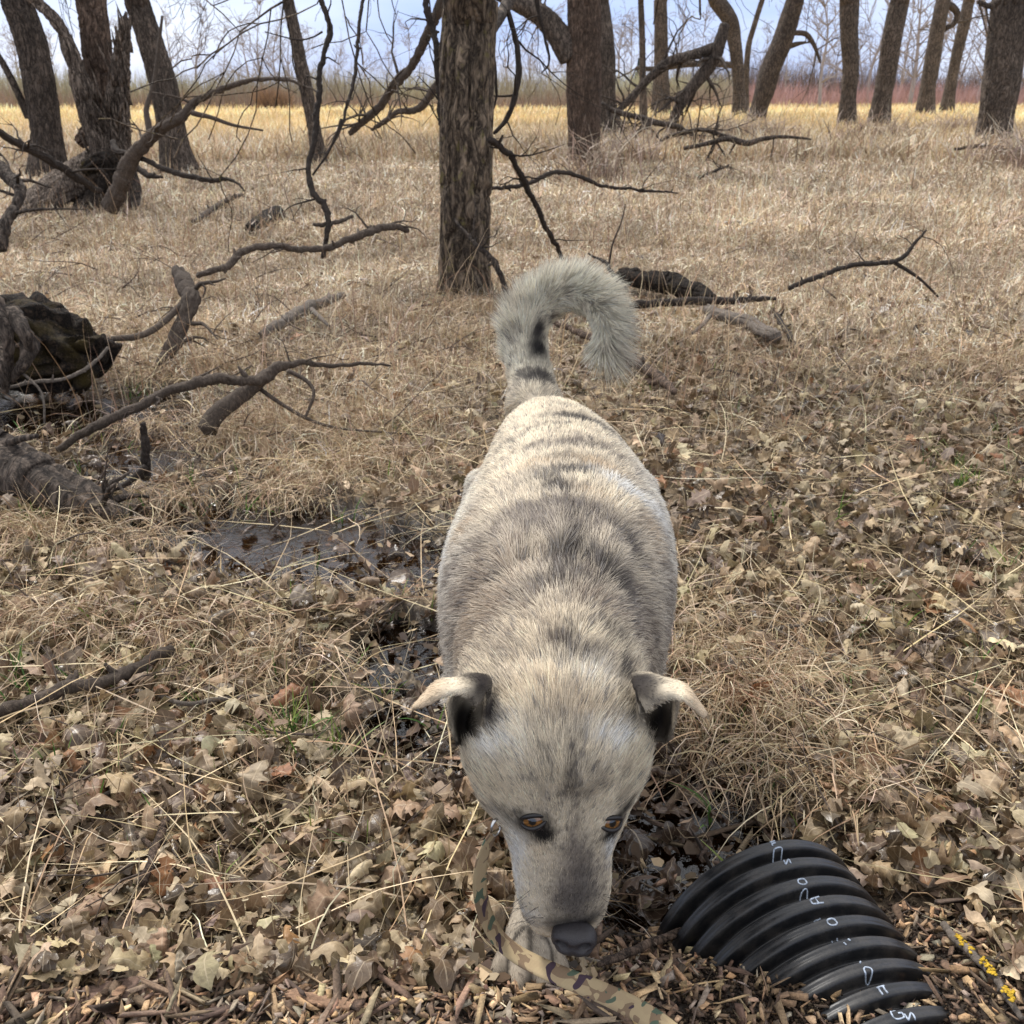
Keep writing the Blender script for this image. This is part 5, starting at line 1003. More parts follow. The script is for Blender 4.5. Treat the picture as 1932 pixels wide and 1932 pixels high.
# ---- coat colour, anchored on the surface: (frame point, size along, size across, angle, strength, colour)
DK, GB, BR, WH, TN = (.045, .038, .036), (.17, .14, .12), (.25, .19, .145), (.80, .79, .76), (.56, .43, .29)
MARKS = [  # back
 (1080, 787, .05, .018, 0, .65, DK), (1120, 800, .04, .008, 25, .5, DK), (1055, 803, .05, .006, -8, .4, DK), (1150, 815, .05, .006, 35, .5, DK), (1000, 812, .06, .006, -20, .5, DK), (965, 838, .05, .006, -30, .4, DK),
 (1080, 839, .075, .020, 0, .55, GB), (1150, 850, .05, .012, 30, .4, GB), (1000, 850, .05, .008, -12, .4, GB), (1085, 868, .055, .02, 0, .5, DK), (1083, 890, .055, .016, -10, .65, DK), (1040, 905, .05, .016, -25, .5, DK), (1057, 924, .026, .026, 0, .75, DK),
 (985, 905, .05, .010, -25, .4, GB), (1064, 957, .05, .022, 0, .65, DK), (1105, 965, .05, .022, 10, .5, GB), (983, 985, .10, .035, -18, .5, GB), (1030, 1000, .06, .03, 0, .45, GB), (1110, 1010, .05, .03, 15, .4, GB), (1178, 1028, .026, .012, 40, .75, DK), (1190, 1045, .05, .010, 45, .45, GB),
 (1057, 1067, .022, .026, 0, .75, DK), (1085, 1050, .02, .04, 0, .45, DK), (1139, 1067, .03, .012, 25, .6, DK), (1161, 1096, .035, .012, 45, .6, DK), (1067, 1100, .05, .018, -10, .55, DK), (1020, 1110, .04, .014, -30, .45, DK), (1110, 1090, .03, .02, 0, .4, GB),
 (900, 1110, .08, .06, 0, .42, BR), (960, 1060, .06, .03, -10, .3, BR), (885, 1190, .08, .05, 0, .45, BR), (1200, 1150, .05, .05, 0, .4, GB), (1155, 1200, .03, .02, 20, .55, DK), (1220, 1200, .03, .05, 0, .4, GB), (1054, 1220, .012, .014, 10, .7, DK), (1078, 1205, .01, .02, 0, .6, DK), (1103, 1232, .018, .010, 0, .65, DK), (1045, 1190, .02, .03, 0, .35, BR),
 (980, 1180, .05, .05, 0, .3, BR), (1130, 1140, .04, .02, 20, .4, BR), (950, 1230, .04, .03, 0, .3, BR),
 (1230, 878, .006, .05, -20, .5, DK), (1215, 850, .006, .04, -30, .4, DK), (1252, 1070, .006, .06, 0, .6, DK), (1245, 990, .008, .04, 0, .35, GB), (1262, 1150, .01, .05, 0, .4, GB),
 (1180, 925, .05, .020, 30, .6, WH), (1230, 965, .03, .03, 40, .5, WH), (862, 970, .02, .05, 0, .6, WH), (845, 1050, .02, .06, 0, .5, WH), (1010, 880, .05, .014, -20, .4, TN), (1130, 880, .04, .02, 20, .5, TN), (880, 1000, .03, .03, 0, .4, TN), (1110, 935, .03, .014, 20, .4, TN),
 (895, 850, .02, .05, 0, .7, WH), (1225, 1010, .03, .05, 0, .35, TN), (910, 1150, .05, .03, 0, .25, TN),
 # head
 (1062, 1500, .006, .012, 20, 0.37, DK), (1105, 1505, .006, .012, -20, 0.37, DK), (1000, 1400, .008, .02, 40, 0.31, GB), (1040, 1440, .007, .016, 30, 0.37, DK), (1120, 1440, .007, .016, -30, 0.37, DK), (1140, 1475, .01, .012, 0, 0.31, GB), (1010, 1470, .01, .014, 20, 0.31, GB), (1060, 1370, .008, .02, 0, 0.31, DK), (1098, 1385, .006, .02, 0, 0.34, DK), (1130, 1350, .02, .007, 20, 0.31, GB), (1020, 1340, .02, .007, -20, 0.25, GB), (1085, 1320, .02, .01, 0, 0.28, GB), (960, 1300, .02, .012, -30, 0.31, GB), (1160, 1300, .02, .012, 30, 0.31, GB), (1075, 1270, .02, .012, 0, 0.28, GB), (985, 1260, .03, .012, -20, 0.28, BR), (1130, 1240, .03, .014, 10, 0.28, BR), (1088, 1570, .006, .03, 0, 0.37, GB),
 (1085, 1417, .005, .022, 0, 0.50, DK), (1083, 1452, .008, .030, 0, 0.46, DK), (1080, 1490, .009, .020, 0, 0.50, DK), (1095, 1480, .007, .02, 0, 0.37, DK), (1088, 1530, .006, .03, 0, 0.31, GB), (1060, 1455, .02, .03, 0, 0.19, GB), (1115, 1450, .02, .03, 0, 0.22, GB),
 (980, 1472, .006, .018, 25, 0.28, DK), (995, 1442, .006, .018, 45, 0.28, DK), (1025, 1415, .016, .005, -30, 0.31, DK), (1055, 1400, .012, .005, -20, 0.28, DK), (1155, 1432, .014, .006, 35, 0.28, DK), (1170, 1465, .008, .014, 0, 0.31, DK), (1120, 1405, .014, .006, 20, 0.25, DK), (1025, 1378, .02, .006, -10, 0.25, GB),
 (1000, 1495, .02, .01, 0, 0.19, GB), (1140, 1500, .02, .012, 0, 0.19, GB), (1080, 1375, .02, .01, 0, 0.19, GB), (950, 1330, .02, .02, 0, .3, TN), (1100, 1340, .04, .02, 0, .35, TN), (1040, 1300, .05, .02, 0, .3, TN), (1115, 1275, .03, .02, 0, .35, WH), (1170, 1395, .02, .02, 0, .5, WH), (925, 1420, .02, .02, 0, .6, WH), (960, 1390, .02, .02, 0, .4, WH), (1130, 1385, .02, .01, 0, .4, WH),
 (1085, 1600, .016, .035, 0, 0.37, GB), (1085, 1640, .024, .034, 0, 0.75, GB), (1085, 1690, .027, .032, 0, 0.8, (.13, .11, .10)), (1085, 1742, .032, .020, 0, 1., (.05, .045, .043)), (1085, 1708, .026, .024, 0, .8, (.10, .088, .08)), (1100, 1655, .014, .04, 0, .5, (.10, .088, .08)), (1045, 1670, .02, .04, 0, 0.22, GB), (1140, 1650, .012, .04, 0, 0.28, GB),
 (975, 1650, .012, .05, 0, .7, WH), (975, 1600, .014, .03, 0, .6, WH), (1000, 1730, .014, .02, 0, .4, WH), (1150, 1600, .006, .03, 0, .6, WH), (1152, 1700, .006, .03, 0, .6, WH), (1020, 1600, .012, .016, 0, .4, TN),
 (1005, 1557, .024, .0155, 22, 1., (.012, .010, .009)), (1028, 1574, .012, .007, 45, .95, (.012, .010, .009)), (1160, 1558, .014, .022, 35, 1., (.012, .010, .009)), (1148, 1576, .008, .008, 35, .9, (.012, .010, .009)), (1042, 1530, .006, .008, 0, 0.31, DK), (1130, 1580, .004, .01, 0, 0.31, DK),
 # ears
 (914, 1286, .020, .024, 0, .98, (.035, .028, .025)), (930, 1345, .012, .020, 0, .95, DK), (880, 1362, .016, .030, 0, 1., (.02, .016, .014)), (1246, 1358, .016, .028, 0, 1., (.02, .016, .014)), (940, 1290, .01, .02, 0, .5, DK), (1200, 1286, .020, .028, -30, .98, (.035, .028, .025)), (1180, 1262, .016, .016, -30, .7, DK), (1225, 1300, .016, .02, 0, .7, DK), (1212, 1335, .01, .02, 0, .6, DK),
 # tail
 (1015, 665, .022, .034, 0, 1., (.012, .010, .010)), (1012, 630, .014, .02, 0, .9, DK), (1012, 712, .04, .020, 0, .7, DK), (1035, 600, .014, .012, 30, .6, GB), (975, 665, .012, .02, 0, .2, GB)]
MK = []
for px, py, a, b, ang, s, col in MARKS:
    p, n = hit(px, py)
    if p is None: continue
    n = n * (-1 if n.dot(ray(px, py)) > 0 else 1); r3 = np.array([1, 0, 0]) - n * n[0]; r3 /= np.linalg.norm(r3); u3 = np.cross(n, r3); u3 *= np.sign(u3.dot([0, SP, CP]) or 1)
    c, s_ = math.cos(math.radians(-ang)), math.sin(math.radians(-ang)); MK.append((p, r3 * c + u3 * s_, -r3 * s_ + u3 * c, a, b, s, np.array(col)))
EYEL, EYNL = hit(1006, 1554); EYER, EYNR = hit(1157, 1555)
# inside of the ears: points well within the cups
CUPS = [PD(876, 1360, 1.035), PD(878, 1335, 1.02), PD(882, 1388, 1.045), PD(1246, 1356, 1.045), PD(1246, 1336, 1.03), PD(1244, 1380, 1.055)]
def coat(P, r=None):
    def mixm(m):
        if r is None: return m
        return ss((m - UC) / .34 + .5) * .58 + m * .45
    if r is not None: UC = np.clip(.42 + .40 * pnoise(P * np.array([150, 60, 90])) + .30 * pnoise(P * 320) + r.normal(0, .13, len(P)), .08, .92)
    x, y, z = P.T; base = np.tile([[.80, .70, .545]], (len(P), 1)); lat = np.clip(np.abs(x - .066) / .16, 0, 1)
    sidew = ss((lat - .55) / .4) * (y > 1.0); low = ss((.42 - z) / .12) * (y > .98)
    wt_ = np.clip(sidew * .6 + low * .8, 0, 1)[:, None]; base = base * (1 - wt_) + np.array([.90, .87, .80]) * wt_
    headw = ss((.99 - y) / .05)[:, None]; base = base * (1 - headw * .5) + np.array([.90, .77, .57]) * headw * .5
    tl = (ss((z - .60) / .04) * (y > 1.6))[:, None]; base = base * (1 - tl) + np.array([.93, .85, .68]) * tl
    # brindle: bands that run down from the spine, broken up
    br = pnoise(np.stack([(x - .06) * 9, y * 34 + z * 10, z * 6], -1)) + .6 * pnoise(P * [20, 60, 30]); bm = .75 * ss((br + .5 * fbm(P * 7, 2) - .15) / .5) * (y > 1.0) * (1 - .7 * low) * (1 - tl[:, 0])
    q_ = mixm(.40 * bm)[:, None]; base = base * (1 - q_) + np.array([.20, .165, .14]) * q_
    sh = fbm(P * 16, 3); g_ = ((.35 + .65 * ss((sh + .1) / .5)) * np.where(y < .93, .17, np.where(y < 1.24, .44, .14))); g_ = mixm(g_)[:, None]; base = base * (1 - g_) + np.array([.22, .175, .14]) * g_
    nkm = mixm(.42 * ss((1.20 - y) / .06) * ss((y - .93) / .05) * (.7 + .5 * fbm(P * 12 + 5, 2)))[:, None]; base = base * (1 - nkm) + np.array([.20, .165, .14]) * nkm
    sh2 = ss((pnoise(P * 42) - .15) / .4)[:, None] * .3; base = base * (1 - sh2) + np.array([.16, .135, .12]) * sh2
    wn = np.stack([pnoise(P * 45), pnoise(P * 45 + 30), pnoise(P * 45 + 60)], -1) * .008
    Q = P + wn
    for p, ra, ua, a, b, s, col in MK:
        d = Q - p; dn = np.cross(ra, ua); e = (d @ ra / a) ** 2 + (d @ ua / b) ** 2 + (d @ dn / max(a, b, .03)) ** 2; m = np.minimum(1, s * (1.28 if p[1] > .96 else 1.05)) * np.exp(-(e * .85) ** (1.8 if s >= .9 else 1.)); m = (m if s >= .9 else mixm(m))[:, None]; base = base * (1 - m) + col * m
    edd = ear_dist(P); ein = ss((.02 - edd) / .012)
    tipw = (ein * ss((np.abs(x - .052) - .110) / .02))[:, None]; base = base * (1 - tipw * .85) + np.array([.62, .48, .33]) * tipw * .85
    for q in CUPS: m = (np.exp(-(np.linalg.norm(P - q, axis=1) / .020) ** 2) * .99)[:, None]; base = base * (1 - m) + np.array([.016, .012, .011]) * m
    mudl = ss((.20 - z) / .09)[:, None] * np.array([[.75]]); base = base * (1 - mudl) + np.array([.22, .18, .145]) * mudl
    pm_ = (z < .16) & (y < 1.02)
    if pm_.any():
        dd = []
        for b_, c_ in TOES:
            ab = c_ - b_; t_ = np.clip(((P[pm_] - b_) @ ab) / (ab @ ab), -1.2, 1); dd.append(np.linalg.norm(P[pm_] - (b_ + t_[:, None] * ab), axis=1))
        dd = np.sort(np.array(dd), 0); g2 = (np.exp(-((dd[1] - dd[0]) / .0045) ** 2) * ss((.05 - dd[0]) / .02) * (y[pm_] < fy + .005) * .9)[:, None]
        base[pm_] = base[pm_] * (1 - g2) + np.array([.03, .024, .02]) * g2  # shade in the gaps between toes, painted dark into the coat
    return np.clip(base, .004, .9)
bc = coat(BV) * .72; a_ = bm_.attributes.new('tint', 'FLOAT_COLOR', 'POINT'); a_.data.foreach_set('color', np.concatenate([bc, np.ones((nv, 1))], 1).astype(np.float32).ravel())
bm_.materials.clear(); bm_.materials.append(tint_mat('skin_under_fur', .8, .15)); adopt(body, dog)

# ---- fur as hair curves
tri = []; bm_.calc_loop_triangles(); tv = np.empty(len(bm_.loop_triangles) * 3, np.int32); bm_.loop_triangles.foreach_get('vertices', tv); tv = tv.reshape(-1, 3)
A_, B_, C_ = BV[tv[:, 0]], BV[tv[:, 1]], BV[tv[:, 2]]; cr_ = np.cross(B_ - A_, C_ - A_); ar = np.linalg.norm(cr_, axis=1) / 2
VN = np.zeros_like(BV)
for k in range(3): np.add.at(VN, tv[:, k], cr_)
VN /= np.linalg.norm(VN, axis=1)[:, None] + 1e-12
r = np.random.default_rng(91); cenT = (A_ + B_ + C_) / 3
dens = np.where(cenT[:, 1] < .95, 1.9, 1.) * np.where((cenT[:, 2] > .62) & (cenT[:, 1] > 1.6), 3.2, 1.) * np.where(cenT[:, 2] < .25, .6, 1.)
pr = ar * dens; NF = 330000; ti = r.choice(len(tv), NF, p=pr / pr.sum()); u = r.uniform(size=NF); v_ = r.uniform(size=NF); f = u + v_ > 1; u[f], v_[f] = 1 - u[f], 1 - v_[f]
RP = A_[ti] + u[:, None] * (B_ - A_)[ti] + v_[:, None] * (C_ - A_)[ti]
RN = VN[tv[ti, 0]] * (1 - u - v_)[:, None] + VN[tv[ti, 1]] * u[:, None] + VN[tv[ti, 2]] * v_[:, None]; RN /= np.linalg.norm(RN, axis=1)[:, None]
# keep eyes and nose free
NOSE = PD(1084, 1778, 1.062)
dl, dr = np.linalg.norm(RP - EYEL, axis=1), np.linalg.norm(RP - EYER, axis=1); keep = (dl > .0138) & (dr > .0138) & (np.linalg.norm((RP - NOSE) / [1.25, 1, 1], axis=1) > .017)
RP, RN = RP[keep], RN[keep]; n = len(RP); x, y, z = RP.T
edd = ear_dist(RP); ein = ss((.014 - edd) / .006)
sgn = np.clip((x - .055) / .1, -1, 1)
D = np.stack([sgn * .25, np.ones(n), -.15 - .75 * np.abs(sgn) ** 2 * (np.abs(RN[:, 0]) > .4)], -1)
nk = ss((1.06 - y) / .10)[:, None]; D = D * (1 - nk) + np.stack([sgn * .9, .6 + 0 * x, .35 - .9 * np.abs(sgn)], -1) * nk
hd = (ss((.985 - y) / .06) * ss((.575 - z) / .05))[:, None]; kz = ss((z - .43) / .09); D = D * (1 - hd) + np.stack([sgn * .75, .25 + 1.1 * kz, 1. - .95 * kz], -1) * hd
lg = ss((.30 - z) / .06)[:, None] * (1 - hd) ; D = D * (1 - lg) + np.array([0, .15, -1.]) * lg
ed_ = np.stack([np.sign(sgn) * 1., -.35 + 0 * x, -.35 + 0 * x], -1); D = D * (1 - ein[:, None]) + ed_ * ein[:, None]
L = np.interp(y, [.95, 1.02, 1.15, 1.35, 1.6], [.017, .030, .030, .021, .016]); L = L * (1 - hd[:, 0]) + np.interp(z, [.25, .36, .44, .50, .55], [.0075, .0095, .013, .018, .024]) * hd[:, 0]
cheek = (hd[:, 0] > .5) & (np.abs(sgn) > .55) & (z > .38) & (z < .47); L = np.where(cheek, .024, L); L = np.where((z < .40) & (y > 1.), .022, L); L = L * (1 - .72 * ein); L = np.where(lg[:, 0] > .5, .010, L); L = np.where(z < .12, .007, L)
td, tix = near(RP, TC[::2]); tix = tix * 2; tm = (td < .05) & (z > .585) & (y > 1.6) & (tix > 6); TT = np.gradient(TC, axis=0); TT /= np.linalg.norm(TT, axis=1)[:, None]
lc = PD(1070, 652, 1.85); rad = RP - TC[tix]; rad /= np.linalg.norm(rad, axis=1)[:, None] + 1e-9; outw = TC[tix] - lc; outw /= np.linalg.norm(outw, axis=1)[:, None]; od = (rad * outw).sum(1)
s01 = tix / 60.; tipb = ss((s01 - .12) / .25)
Dt = TT[tix] * (.75 + .25 * (1 - tipb))[:, None] + rad * (.35 + .55 * tipb * np.clip(od * .5 + .5, 0, 1))[:, None]; D = np.where(tm[:, None], Dt, D)
L = np.where(tm, (.014 + .040 * tipb * np.clip(od * .6 + .45, 0, 1) + .028 * ss((s01 - .85) / .15)), L); L = L * r.uniform(.65, 1.15, n)
jn = np.stack([pnoise(RP * 55), pnoise(RP * 55 + 20), pnoise(RP * 55 + 40)], -1) * .35 + np.stack([pnoise(RP * 170), pnoise(RP * 170 + 20), pnoise(RP * 170 + 40)], -1) * .22
jn *= np.where(hd > .5, .5, 1.)
D = D / (np.linalg.norm(D, axis=1)[:, None] + 1e-9) + jn + r.normal(0, .10, (n, 3))
Dtan = D - RN * (D * RN).sum(1)[:, None] * np.where(tm[:, None], .1, 1.); Dtan /= np.linalg.norm(Dtan, axis=1)[:, None] + 1e-9
lift = (.42 - .14 * hd[:, 0]) * r.uniform(.6, 1.3, n); lift = np.where(tm, .35, lift)
K = 5; t = np.linspace(0, 1, K); PT = np.empty((n, K, 3)); Ln = L[:, None]
for k, s in enumerate(t): PT[:, k] = RP - RN * .0008 + Ln * (s * .92 * Dtan + RN * (lift * (s - .45 * s * s))[:, None])
PT[:, 2:] += (r.normal(0, .05, (n, 1, 3)) * Ln[..., None]) * (t[2:] ** 2)[None, :, None]
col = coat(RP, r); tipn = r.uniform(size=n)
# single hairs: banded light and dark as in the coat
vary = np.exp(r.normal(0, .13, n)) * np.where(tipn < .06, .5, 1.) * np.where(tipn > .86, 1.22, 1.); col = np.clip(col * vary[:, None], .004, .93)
if True:
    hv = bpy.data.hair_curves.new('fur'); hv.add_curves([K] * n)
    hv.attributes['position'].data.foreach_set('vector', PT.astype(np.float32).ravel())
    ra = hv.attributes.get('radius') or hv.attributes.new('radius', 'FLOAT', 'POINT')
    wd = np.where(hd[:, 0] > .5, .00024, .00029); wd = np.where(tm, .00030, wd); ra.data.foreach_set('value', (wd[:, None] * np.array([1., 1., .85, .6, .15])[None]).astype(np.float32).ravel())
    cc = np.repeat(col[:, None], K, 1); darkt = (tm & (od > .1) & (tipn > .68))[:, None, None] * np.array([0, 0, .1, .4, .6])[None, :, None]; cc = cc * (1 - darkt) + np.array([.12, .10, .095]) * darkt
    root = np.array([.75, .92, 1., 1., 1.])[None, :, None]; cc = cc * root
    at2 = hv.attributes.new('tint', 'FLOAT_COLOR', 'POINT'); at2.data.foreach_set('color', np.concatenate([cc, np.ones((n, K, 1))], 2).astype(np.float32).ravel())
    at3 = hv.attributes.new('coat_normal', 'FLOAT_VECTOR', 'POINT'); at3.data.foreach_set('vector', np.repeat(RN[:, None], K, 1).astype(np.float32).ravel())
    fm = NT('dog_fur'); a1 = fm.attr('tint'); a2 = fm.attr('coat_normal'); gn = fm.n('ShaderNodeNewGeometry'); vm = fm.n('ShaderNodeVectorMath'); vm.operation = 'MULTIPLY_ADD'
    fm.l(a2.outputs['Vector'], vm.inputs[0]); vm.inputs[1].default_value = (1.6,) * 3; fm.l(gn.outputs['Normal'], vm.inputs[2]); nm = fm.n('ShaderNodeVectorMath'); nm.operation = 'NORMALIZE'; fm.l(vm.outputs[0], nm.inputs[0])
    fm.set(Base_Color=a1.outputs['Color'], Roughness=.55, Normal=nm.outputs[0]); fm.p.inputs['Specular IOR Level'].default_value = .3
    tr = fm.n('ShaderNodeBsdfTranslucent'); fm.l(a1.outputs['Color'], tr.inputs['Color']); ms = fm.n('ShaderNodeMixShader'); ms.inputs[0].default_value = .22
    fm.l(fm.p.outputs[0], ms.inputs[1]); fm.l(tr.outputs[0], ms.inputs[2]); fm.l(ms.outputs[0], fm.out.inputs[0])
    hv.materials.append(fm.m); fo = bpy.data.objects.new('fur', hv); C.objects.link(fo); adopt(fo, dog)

# ---- eyes
def sph(c, rx, n=24, axis_=None):
    """sphere whose pole looks along axis_ ; returns V,F,pole distance"""
    a = np.array(axis_) / np.linalg.norm(axis_); r1 = np.cross(a, [0, 0, 1]); r1 /= np.linalg.norm(r1); r2 = np.cross(a, r1)
    th = np.linspace(.0, np.pi, n); ph = np.linspace(0, 2 * np.pi, n * 2, endpoint=False); T_, P_ = np.meshgrid(th, ph, indexing='ij')
    V = c + rx * (np.cos(T_)[..., None] * a + (np.sin(T_) * np.cos(P_))[..., None] * r1 + (np.sin(T_) * np.sin(P_))[..., None] * r2); V = V.reshape(-1, 3); m = n * 2
    i = np.arange(n - 1)[:, None] * m; j = np.arange(m)[None]; F = np.stack([i + j, i + m + j, i + m + (j + 1) % m, i + (j + 1) % m], -1).reshape(-1, 4); return V, F, T_.ravel(), P_.ravel()
em = NT('amber_eye'); a_ = em.attr(); em.set(Base_Color=a_.outputs['Color'], Roughness=.06); em.p.inputs['Specular IOR Level'].default_value = .6; em.p.inputs['Coat Weight'].default_value = .8
lidm = NT('eyelid'); lidm.set(Base_Color=(.008, .006, .006), Roughness=.45)
for (p, nrm, look) in ((EYEL, EYNL, (-.14, -.80, .28)), (EYER, EYNR, (.32, -.80, .25))):
    nrm = nrm * (-1 if nrm[1] > 0 else 1); look = np.array(look) / np.linalg.norm(look); c0 = p - nrm * .0108; V, F, T_, P_ = sph(c0, .0150, 28, look)
    rr = np.random.default_rng(3); fib = .8 + .3 * np.sin(P_ * 17 + 2 * np.sin(P_ * 5)); cl = np.where((T_ < .33)[:, None], [[.004, .004, .004]], np.where((T_ < .70)[:, None], np.array([[.21, .088, .018]]) * fib[:, None], np.where((T_ < .80)[:, None], [[.03, .015, .008]], [[.20, .16, .14]])))
    o = mesh_obj('eye', V, F, em.m, col=cl); adopt(o, dog)
    # lids: two thick arcs hugging the ball
    side = np.cross(look, [0, 0, 1]); side /= np.linalg.norm(side); upv = np.cross(side, look); s = 1 if p[0] < .05 else -1
    sl = -.30 * (1 if p[0] < .05 else -1)
    for a0, hgt, rad_ in ((0, .43, .0029), (1, -.54, .0026)):
        an = np.linspace(-1.22, 1.22, 24); q = []
        for t_ in an:
            e = hgt * math.cos(t_ * 1.25); dd = look * math.cos(t_) * math.cos(e) + side * math.sin(t_) * math.cos(e) + upv * (math.sin(e)) + upv * (-sl) * math.sin(t_) * (-1) * .75
            q.append(c0 + dd / np.linalg.norm(dd) * .0159)
        m = MB(); m.tube(np.array(q), rad_ * np.sin(np.linspace(.25, np.pi - .25, 24)) ** .5, 10); o = m.build('eyelid', lidm.m); adopt(o, dog)
# ---- nose: leather pad with two comma nostrils
nv_, nu_ = 40, 56; th = np.linspace(0, np.pi, nv_); ph = np.linspace(0, 2 * np.pi, nu_, endpoint=False); T_, P_ = np.meshgrid(th, ph, indexing='ij')
loc = np.stack([np.sin(T_) * np.cos(P_), -np.sin(T_) * np.sin(P_), np.cos(T_)], -1)      # x right, -y towards viewer, z up the muzzle
e_ = .8; loc = np.sign(loc) * np.abs(loc) ** e_
sc = np.array([.0250, .017, .0165]); wtp = 1 - .12 * (loc[..., 2] < 0) * -loc[..., 2]; Vn = loc * sc; Vn[..., 0] *= wtp
for sx in (-1, 1):
    d = np.hypot((Vn[..., 0] - sx * .0125) / .0055, (Vn[..., 2] - .001) / .0042); m = (Vn[..., 1] < 0) * np.exp(-d ** 2); Vn[..., 1] += m * .014
    d = np.hypot((Vn[..., 0] - sx * .021) / .006, (Vn[..., 2] + .006) / .0022); Vn[..., 1] += (Vn[..., 1] < 0) * np.exp(-d ** 2) * .006
Vn[..., 1] += np.exp(-(Vn[..., 0] / .0012) ** 2) * (Vn[..., 1] < 0) * (Vn[..., 2] < .004) * .0016
Vn = Vn.reshape(-1, 3); ax, ay, az_ = np.array([1, -.14, 0]), np.array([.14, 1, .0]), np.array([0, .10, 1]); nc = PD(1083, 1770, 1.0815)
Vw = nc + Vn[:, 0:1] * ax + Vn[:, 1:2] * ay + Vn[:, 2:3] * az_; i = np.arange(nv_ - 1)[:, None] * nu_; j = np.arange(nu_)[None]
nm_ = NT('nose_leather'); v = nm_.coord(); vo = nm_.n('ShaderNodeTexVoronoi', Scale=900.); nm_.l(v, vo.inputs['Vector']); nm_.set(Base_Color=(.030, .027, .029), Roughness=.42); nm_.p.inputs['Specular IOR Level'].default_value = .35; nm_.bump(vo.outputs['Distance'], .5, .0008)
o = mesh_obj('nose', Vw, np.stack([i + j, i + (j + 1) % nu_, i + nu_ + (j + 1) % nu_, i + nu_ + j], -1).reshape(-1, 4), nm_.m); adopt(o, dog)
# ---- claws and whiskers
m_ = NT('claw_horn'); m_.set(Base_Color=(.05, .04, .035), Roughness=.35)
for b, c in TOES:
    d = c - b; d /= np.linalg.norm(d); m = MB(); m.tube(spline(np.array([c - d * .004 + [0, 0, .003], c + d * .008 + [0, 0, .003], c + d * .016 + [0, 0, -.005]]), 8), np.linspace(.0040, .0008, 8), 8); o = m.build('claw', m_.m); adopt(o, dog)
r = np.random.default_rng(7); wm3 = NT('whisker'); wm3.set(Base_Color=(.05, .045, .04), Roughness=.4)
for k in range(22):
    sx = -1 if k < 14 else 1; px, py = (r.uniform(985, 1025), r.uniform(1680, 1745)) if sx < 0 else (r.uniform(1125, 1148), r.uniform(1680, 1735))
    p, nn = hit(px, py)
    if p is None: continue
    Lw = r.uniform(.018, .045); d = np.array([sx * .8, -.25, r.uniform(-.7, .2)]); d /= np.linalg.norm(d); q = np.array([p, p + d * Lw * .5, p + d * Lw + [0, 0, -.2 * Lw]])
    wk = MB(); wk.tube(spline(q, 7), np.linspace(.00032, .00008, 7), 4); o = wk.build('whisker', wm3.m); adopt(o, dog)
# ================================================================== corrugated pipe
PC = np.array([.3538, 1.0751, -.0218]); PAZ, PEL, PR, PS, PT0 = .3034, -.0499, .1617, .0343, 1.518
pa = np.array([math.cos(PEL) * math.sin(PAZ), -math.cos(PEL) * math.cos(PAZ), math.sin(PEL)]); pp = np.cross([0, 0, 1], pa); pp /= np.linalg.norm(pp); pq = np.cross(pa, pp)
def prof(s):
    """outer radius against distance along the pipe: broad rounded crowns, narrow valleys"""
    f = (s / PS + .5) % 1.0 - .5; a = np.abs(f); c = 1 - ss((a - .21) / .13); groove = .0010 * np.exp(-(f / .075) ** 2)
    return PR - .021 * (1 - c) - .0016 * (f / .3) ** 2 * c - groove * c
def ppt(s, ph, r): s = np.asarray(s)[..., None]; ph = np.asarray(ph)[..., None]; return PC + s * pa + np.asarray(r)[..., None] * (np.cos(ph) * pp + np.sin(ph) * pq)
s = np.arange(-.5 * PS + .0035, 15 * PS, PS / 26); ph = np.linspace(0, 2 * np.pi, 321)[:-1]
ro = prof(s); ri = np.full(len(s), PR - .028); si = np.concatenate([s, s[::-1]]); rr = np.concatenate([ro, ri]); rr[0] = PR - .012
Sg, Pg = np.meshgrid(si, ph, indexing='ij'); V = ppt(Sg, Pg, np.repeat(rr[:, None], len(ph), 1)).reshape(-1, 3); n_, m_n = len(si), len(ph)
i = np.arange(n_)[:, None] * m_n; i2 = ((np.arange(n_) + 1) % n_)[:, None] * m_n; j = np.arange(m_n)[None]; j2 = (j + 1) % m_n
F = np.stack([i + j, i2 + j, i2 + j2, i + j2], -1).reshape(-1, 4)
pm = NT('black_plastic'); v = pm.coord(); f1 = pm.noise(v, 30, 5, .6); f2 = pm.noise(v, 400, 3, .6); sc_ = pm.noise(pm.coord((40, 40, 500)), 1., 2)
dust = pm.math('MULTIPLY', pm.math('ADD', f1, pm.math('MULTIPLY', f2, .5)), 1.)
c = pm.mix(pm.ramp(dust, (.68, (0, 0, 0)), (1.0, (.22, .22, .22))), (.009, .0095, .011), (.14, .12, .10)); pm.set(Base_Color=c, Roughness=pm.ramp(f1, (.3, (.28,) * 3), (.7, (.5,) * 3))); pm.bump(f2, .12, .001)
pipe = empty('drain_pipe', 'black corrugated plastic drain pipe half buried in soil beside the dog', 'pipe', None, tuple(PC + np.array([0, 0, -.16])))
o = mesh_obj('corrugated_tube', V, F, pm.m); adopt(o, pipe)
